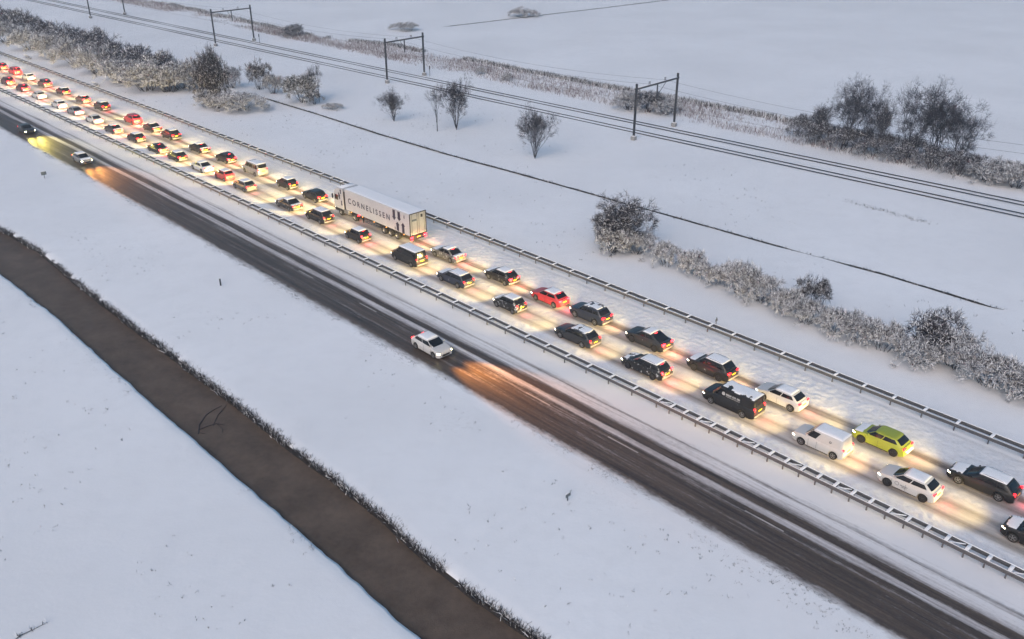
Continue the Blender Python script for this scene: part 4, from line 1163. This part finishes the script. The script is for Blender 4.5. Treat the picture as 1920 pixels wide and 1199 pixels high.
# hedge on the field side of the near queue
G2 = 'frosted hedge shrubs on the field side of the near queue'
hedge = [  # px, py, var, hscale, wscale, label
    (1165, 463, ARMS, 1.0, 1.0, 'tall wide-armed shrub at the far end of the roadside hedge'),
    (1150, 470, SHRUB[0], .95, .95, 'frosted low shrub under the left side of the tallest hedge shrub'),
    (1195, 476, SHRUB[1], .75, .8, 'frosted low shrub under the right side of the tallest hedge shrub'),
    (1250, 497, LOW[0], 1.15, .95, 'frosted shrub next after the tallest hedge shrub'),
    (1297, 514, LOW[1], 1.25, .95, 'wispy frosted shrub, second after the tallest hedge shrub'),
    (1338, 533, LOW[2], 1.05, .85, 'small frosted shrub where the hedge is lowest'),
    (1385, 550, SHRUB[3], .95, .78, 'bushy frosted shrub left of the one with dark rounded top'),
    (1425, 567, SHRUB[1], .80, .72, 'frosted shrub in the middle of the roadside hedge'),
    (1470, 588, LOW[0], 1.25, .85, 'low frosted shrub left of the dark rounded shrub'),
    (1524, 585, SHRUB_DK[0], 1.05, .62, 'dark rounded shrub standing above the middle of the hedge'),
    (1512, 606, SHRUB[2], .70, .72, 'frosted shrub in front of the dark rounded shrub'),
    (1560, 625, LOW[1], 1.2, .85, 'frosted shrub just right of the dark rounded shrub'),
    (1605, 640, SHRUB[0], .80, .70, 'reddish frosted shrub in the nearer half of the hedge'),
    (1655, 655, LOW[2], 1.35, .95, 'frosted shrub left of the big nearer hedge shrub'),
    (1750, 672, SHRUB_DK[1], 1.12, 1.0, 'biggest shrub in the nearer half of the hedge, dark and dense'),
    (1785, 690, SHRUB[3], .90, .85, 'frosted front of the biggest nearer hedge shrub'),
    (1715, 684, SHRUB[1], .75, .75, 'frosted shrub at the left foot of the biggest nearer shrub'),
    (1850, 722, SHRUB[2], .85, .82, 'spreading frosted shrub near the right edge'),
    (1895, 738, LOW[0], 1.4, .9, 'low frosted shrub at the right edge'),
    (1935, 752, SHRUB[0], .8, .8, 'frosted shrub cut by the right edge')]
for i, (px, py, var, hs, ws, lab) in enumerate(hedge):
    plant('hedge_shrub', var, ground(px, py), hs * 1.15, ws * 1.12, lab, 'shrub', G2, i * 1.7)
# copse beyond the railway
G3 = 'copse beyond the railway'
for px, py, var, hs, ws, lab in [
    (1535, 262, VASE[0], 1.0, .85, 'small thin tree at the left end of the copse'),
    (1585, 276, TREE[0], .98, .80, 'tall bare tree, left half of the copse'),
    (1622, 284, TREE[1], .92, .62, 'slender bare tree right of the tall tree in the left half of the copse'),
    (1645, 288, VASE[1], 1.35, .8, 'open spindly tree in the gap of the copse'),
    (1700, 298, TREE[1], .98, .75, 'tall bare tree just right of the gap in the copse'),
    (1745, 306, TREE[0], 1.05, .95, 'largest dense bare tree in the right half of the copse'),
    (1790, 314, TREE[1], .86, .85, 'dark bare tree at the right end of the copse')]:
    plant('copse_tree', var, ground(px, py), hs, ws, lab, 'tree', G3, px * .37)
for i, px in enumerate(range(1500, 1930, 27)):
    py = 262 + (px - 1500) * .212 + (4 if i % 2 else -6)
    plant('undergrowth_shrub', (UNDER[i % 3] if i < 13 else SHRUB[i % 3]), ground(px, py), rp.uniform(.8, 1.15), rp.uniform(.95, 1.2), f"dark undergrowth shrub at the foot of the copse, {['first','second','third','fourth','fifth','sixth','seventh','eighth','ninth','tenth','eleventh','twelfth','thirteenth','fourteenth','fifteenth','sixteenth','seventeenth'][i]} from the left", 'shrub', 'undergrowth along the foot of the copse', i * 2.1)
plant('shrub', SHRUB[2], ground(1180, 205), 1.05, 1.35, 'frosted shrub behind the near mast of the rightmost portal', 'shrub', None, .5)
plant('shrub', SHRUB_DK[2], ground(1215, 210), 1.15, 1.35, 'domed frosted shrub between the masts of the rightmost portal', 'shrub', None, 2.5)
plant('shrub', SHRUB[0], ground(1250, 214), 1.0, 1.2, 'frosted shrub at the far mast of the rightmost portal', 'shrub', None, 4.5)
plant('shrub', SHRUB_DK[0], ground(550, 70), 1.05, 1.5, 'dark rounded shrub on the railway bank near the top edge', 'shrub', None, 4.5)
plant('shrub', LOW[1], ground(762, 58), 1.25, 2.2, 'far low shrub in the white field behind the middle portal', 'shrub', None, 4.5)
plant('shrub', LOW[2], ground(980, 32), 1.4, 2.4, 'lone far shrub beside the field ditch at the top edge', 'shrub', None, 1.5)
for px, py in ((901, 140), (951, 152)):
    plant('shrub', LOW[0], ground(px, py), .9, .6, 'small round bush on the railway bank, ' + ('left' if px < 920 else 'right') + ' of two', 'shrub', None, px)

# ------------------------------------------------------------------ reeds, tufts, weeds (uncountable)
def blades(name, pts, hts, wid, mat, label, cat, seed, lean=.35, nper=1, spread=.0, snow=0.0):
    rs = np.random.RandomState(seed)
    p = np.repeat(np.asarray(pts, float), nper, 0); h = np.repeat(np.asarray(hts, float), nper) * rs.uniform(.5, 1.15, len(p))
    p[:, :2] += rs.normal(0, 1, (len(p), 2)) * spread
    a = rs.uniform(0, 2 * math.pi, len(p)); dx = np.stack([np.cos(a), np.sin(a), 0 * a], 1)
    ln = rs.normal(0, lean, (len(p), 2)) * h[:, None]
    tip = p + np.concatenate([ln, h[:, None]], 1); mid = (p + tip) / 2 + np.array([[0, 0, 1.0]]) * h[:, None] * .12
    w = wid * rs.uniform(.6, 1.4, len(p))[:, None]
    v = np.stack([p - dx * w, p + dx * w, mid + dx * w * .8, mid - dx * w * .8, tip], 1).reshape(-1, 3)
    i = np.arange(len(p))[:, None] * 5
    f = np.concatenate([i + np.array([[0, 1, 2]]), i + np.array([[0, 2, 3]]), i + np.array([[3, 2, 4]])], 1).reshape(-1, 3)
    mats = [mat, M['twigsnow']]; mi = (np.repeat(rs.rand(len(p)) < snow, 3)).astype(int)
    o = link(bpy.data.objects.new(name, np_mesh(name, v, f, mats, mi, smooth=False)))
    return tag(o, label, cat, kind='stuff')
def st_xy(s, t):
    return np.stack([s * U[0] + t * V[0], s * U[1] + t * V[1], 0 * s], -1)
rs = np.random.RandomState(5)
# reed belt beyond the railway
n = 42000
s = rs.uniform(10, 420, n); t = np.interp(s, [10, 60, 110, 160, 220, 300, 420], [138, 137, 135.5, 134.4, 133.6, 134, 131]) + rs.beta(1.3, 1.5, n) * np.interp(s, [10, 100, 200, 230, 300, 420], [13, 13, 13, 7, 9, 12])
dn = fbm(s * .07, t * .16, 4) + .30 * (rs.rand(n) - .5)
keep = dn > .44
s, t, dn = s[keep], t[keep], dn[keep]
hh = .40 + .7 * np.clip(dn - .42, 0, .3) / .3
blades('reed_bed', st_xy(s, t), hh, .030, M['reed'], 'dry reddish reed belt along the far side of the railway', 'reeds', 1, .35, 2, .45, .34)
# dark far margin of that belt
n = 15000
s = rs.uniform(40, 330, n); t = np.interp(s, [40, 100, 200, 230, 330], [151, 149.4, 147.2, 140.5, 142.5]) + rs.normal(0, .55, n) + 1.2 * (fbm(s * .08, 2.2, 3) - .5) * 2
keep = fbm(s * .12, 7.7, 4) > .40
blades('sedge_margin', st_xy(s[keep], t[keep]), np.full(keep.sum(), .95), .035, M['reed_d'], 'dark sedge margin behind the reed belt', 'sedge', 2, .3, 2, .25, .40)
# overgrown far bank of the watercourse
n = 5200
s = rs.uniform(15, 135, n); t = far_bank(s) + np.abs(rs.normal(0, .16, n)) - .05
keep = fbm(s * .5, 1.7, 3) > .31
pz = st_xy(s, t); pz[:, 2] = -.28
blades('bank_grass', pz[keep], np.full(keep.sum(), .42), .022, M['reed_d'], 'dark overhanging grass along the far bank of the ditch water', 'grass', 3, .55, 4, .13, .10)
# weeds along the near bank
n = 260
s = rs.uniform(28, 110, n); t = near_bank(s) - np.abs(rs.normal(0, .5, n)) - .1
keep = fbm(s * .25, 4.4, 3) > .52
blades('bank_weeds', st_xy(s[keep], t[keep]), np.full(keep.sum(), .12), .010, M['reed_d'], 'sparse weeds poking through snow on the near bank', 'weeds', 4, .6, 5, .10, .3)
# frayed verge of the dark road
n = 2600
s = rs.uniform(5, 180, n); t = 42.75 - np.abs(rs.normal(0, .38, n)) + .5 * (fbm(s * .3, 6.1, 3) - .5) + bow(s)
keep = fbm(s * .35, 9.9, 4) > .46
blades('verge_grass', st_xy(s[keep], t[keep]), np.full(keep.sum(), .09), .012, M['reed_d'], 'ragged dark grass at the edge of the dark road', 'grass', 5, .6, 4, .07, .15)
n = 170
s = rs.uniform(8, 26, n); t = 42.3 - np.abs(rs.normal(0, 1.0, n))
blades('verge_tufts', st_xy(s, t), np.full(n, .10), .012, M['reed_d'], 'scattered tufts on the verge at the lower right', 'grass', 6, .5, 4, .06, .1)
# sparse tufts over the white fields
n = 1500
s = np.concatenate([rs.uniform(20, 120, 1500), rs.uniform(20, 240, 1500)]); t = np.concatenate([rs.uniform(-6, 41, 1500), rs.uniform(71, 116, 1500)])
keep = (fbm(s * .09, t * .09, 3) > .51) & ~((t > 20) & (t < 29.5))
k2 = keep & (np.abs(t - 92) > .8)
blades('field_tufts', st_xy(s[k2], t[k2]), np.where(t[k2] > 60, .24, .14), .015, M['reed_d'], 'grass tips poking through the snow of the fields', 'grass', 7, .6, 4, .08, .2)
# line of weeds in the railway meadow
a, b_ = ground(1590, 378), ground(1745, 420)
k = rs.rand(160)[:, None]; pt = np.array(a[:])[None] * (1 - k) + np.array(b_[:])[None] * k + np.concatenate([rs.normal(0, .35, (160, 2)), np.zeros((160, 1))], 1)
blades('meadow_weeds', pt, np.full(160, .24), .011, M['twig_g'], 'thin line of weeds in the snow below the railway', 'weeds', 8, .4, 5, .12, .3)

# narrow field ditches: dark cut with overhanging grass
def ditch(name, path, width, label, seed, wet=M['earth']):
    rs = np.random.RandomState(seed); path = np.array([p[:2] for p in path]); seglen = np.r_[0, np.cumsum(np.linalg.norm(np.diff(path, axis=0), axis=1))]
    d = np.arange(0, seglen[-1], .7); c = np.stack([np.interp(d, seglen, path[:, i]) for i in (0, 1)], 1)
    tn = np.gradient(c, axis=0); tn /= np.linalg.norm(tn, axis=1)[:, None]; nm = np.stack([-tn[:, 1], tn[:, 0]], 1)
    wa = width * (.35 + .5 * fbm(d * .4, seed, 3)); wb = width * (.35 + .5 * fbm(d * .4, seed + 5.5, 3))
    tp = np.clip(np.minimum(d / 3, (d[-1] - d) / 3), .05, 1)
    z = np.full((len(d), 1), .05)
    L_ = np.c_[c + nm * (wa * tp)[:, None], z]; R_ = np.c_[c - nm * (wb * tp)[:, None], z]; Mi = np.c_[c, z + .03]
    v = np.stack([L_, Mi, R_], 1).reshape(-1, 3)
    o = link(bpy.data.objects.new(name, np_mesh(name, v, grid_faces(len(d), 3), [wet]))); tag(o, kind='structure')
    k = rs.randint(0, len(d), int(len(d) * 5)); pp = np.c_[c[k] + rs.normal(0, width * .4, (len(k), 2)), np.full(len(k), .04)]
    blades(name + '_grass', pp, np.full(len(k), .28), .018, M['reed_d'], label, 'grass', seed, .5, 2, .1, .3)
ditch('field_ditch', [ground(*p) for p in [(483, 181), (592, 214), (717, 254), (842, 291), (967, 325), (1096, 361), (1328, 426), (1491, 472), (1662, 517), (1862, 578), (1895, 585)]], .42, 'grass along the narrow ditch across the snowfield', 11)
ditch('far_ditch', [ground(*p) for p in [(832, 51), (885, 45), (1000, 31), (1120, 17), (1250, 1), (1300, -6)]], .7, 'grass along the far ditch at the top edge', 12)
ditch('corner_ditch', [ground(*p) for p in [(5, 1225), (28, 1198), (50, 1188), (75, 1176), (96, 1166)]], .14, 'grass along the furrow in the lower left corner', 13)
for px, py, h_ in ((84, 332, .0),):
    pass

# ------------------------------------------------------------------ small roadside furniture
def marker(loc, rz, label, w=.62, h=.40, top=.95):
    root = empty('marker_sign', loc, rz, label, 'road sign', 'small marker signs on the left verge')
    part('post', MB().box((0, 0, top / 2), (.07, .07, top)).mesh('sign_post', M['steel']), root)
    part('panel', MB().box((.05, 0, top - h / 2 + .05), (.03, w, h), .01).mesh('sign_panel', M['sign'], 40), root)
    part('snow_cap', MB().box((.05, 0, top + .07), (.05, w, .04), .015).mesh('sign_snow', M['pile'], 60), root)
a0 = road_angle(40)
marker(ground(1064, 939), HD + math.pi, 'small grey-green marker sign on a post in the snow by the dark road', .52, .30, .62)
marker(ground(84, 335), HD + math.pi, 'small dark marker sign in the snow at far left', .75, .5, 1.0)
root = empty('marker_post', ground(414, 536), a0, 'dark slim post standing alone in the snow left of the dark road', 'post')
part('post', MB().box((0, 0, .42), (.12, .16, .85), .03).mesh('marker_post', M['darksteel'], 40), root)
part('snow_cap', MB().box((0, 0, .86), (.12, .16, .04), .015).mesh('marker_post_snow', M['pile'], 60), root)
root = empty('reflector_post', P(42.4, 68.35, 0), a0, 'small triangular reflector post behind the field-side barrier', 'post')
part('post', MB().box((0, 0, .55), (.06, .06, 1.1)).mesh('reflector_post', M['steel'], 40), root)
part('panel', MB().add([(-.03, -.22, 1.0), (-.03, .22, 1.0), (-.03, 0, 1.45), (.0, -.22, 1.0), (.0, .22, 1.0), (.0, 0, 1.45)], [(0, 2, 1), (3, 4, 5), (0, 1, 4, 3), (1, 2, 5, 4), (2, 0, 3, 5)]).mesh('reflector_panel', M['steel']), root)
for (px, py, lab) in ((802, 141, 'thin trackside post at the far foot of the middle portal'), (483, 78, 'thin trackside post beside the second portal from the left')):
    root = empty('trackside_post', ground(px + 4, py + 3), 0, lab, 'post', 'thin trackside posts')
    part('post', MB().box((0, 0, 1.2), (.09, .09, 2.4)).mesh('trackside_post', M['darksteel']), root)
    part('signal_box', MB().box((0, 0, 2.0), (.25, .2, .8), .04).mesh('signal_box', M['darksteel'], 40), root)

# branch lying in the muddy water
bz = WATER_Z + .02
def wp(px, py): 
    g_ = ground(px, py, bz); return Vector((g_.x, g_.y, bz))
root = empty('fallen_branch', wp(371, 812), 0, 'thin dark branch lying in the muddy water', 'branch')
inv = root.matrix_basis.inverted()
for pts, r in (([(372, 814), (374, 797), (386, 779), (402, 768), (416, 761)], .055), ([(374, 806), (388, 800), (406, 795), (420, 797)], .04), ([(400, 798), (408, 780), (420, 766), (424, 760)], .035), ([(408, 796), (418, 806), (416, 812)], .025), ([(376, 812), (385, 814)], .03)):
    q_ = [wp(*p) + Vector((0, 0, .015 * math.sin(i * 1.3))) for i, p in enumerate(pts)]
    o = link(bpy.data.objects.new('limb', MB().tube(q_, [r * (1 - .6 * i / len(q_)) for i in range(len(q_))], 6).mesh('limb', M['twig_d'], 60))); o.parent = root; o.matrix_parent_inverse = inv

# ------------------------------------------------------------------ thin winter haze over the whole place
HAZE = 0.0006
hz = MB().box((0, 0, 0), (2, 2, 2)).mesh('haze', bpy.data.materials.new('winter_haze'))
hm = hz.materials[0]; hm.use_nodes = True; hm.node_tree.nodes.clear()
ho = hm.node_tree.nodes.new('ShaderNodeOutputMaterial'); hv = hm.node_tree.nodes.new('ShaderNodeVolumePrincipled')
hv.inputs['Color'].default_value = (.86, .89, .95, 1); hv.inputs['Density'].default_value = HAZE; hv.inputs['Anisotropy'].default_value = .2
hm.node_tree.links.new(hv.outputs[0], ho.inputs['Volume'])
h_ = link(bpy.data.objects.new('haze', hz)); h_.location = (0, 0, 21.0); h_.scale = (9000, 9000, 24.0)
tag(h_, 'thin pale winter haze over the fields', 'haze', kind='stuff')
scene.cycles.volume_bounces = 0
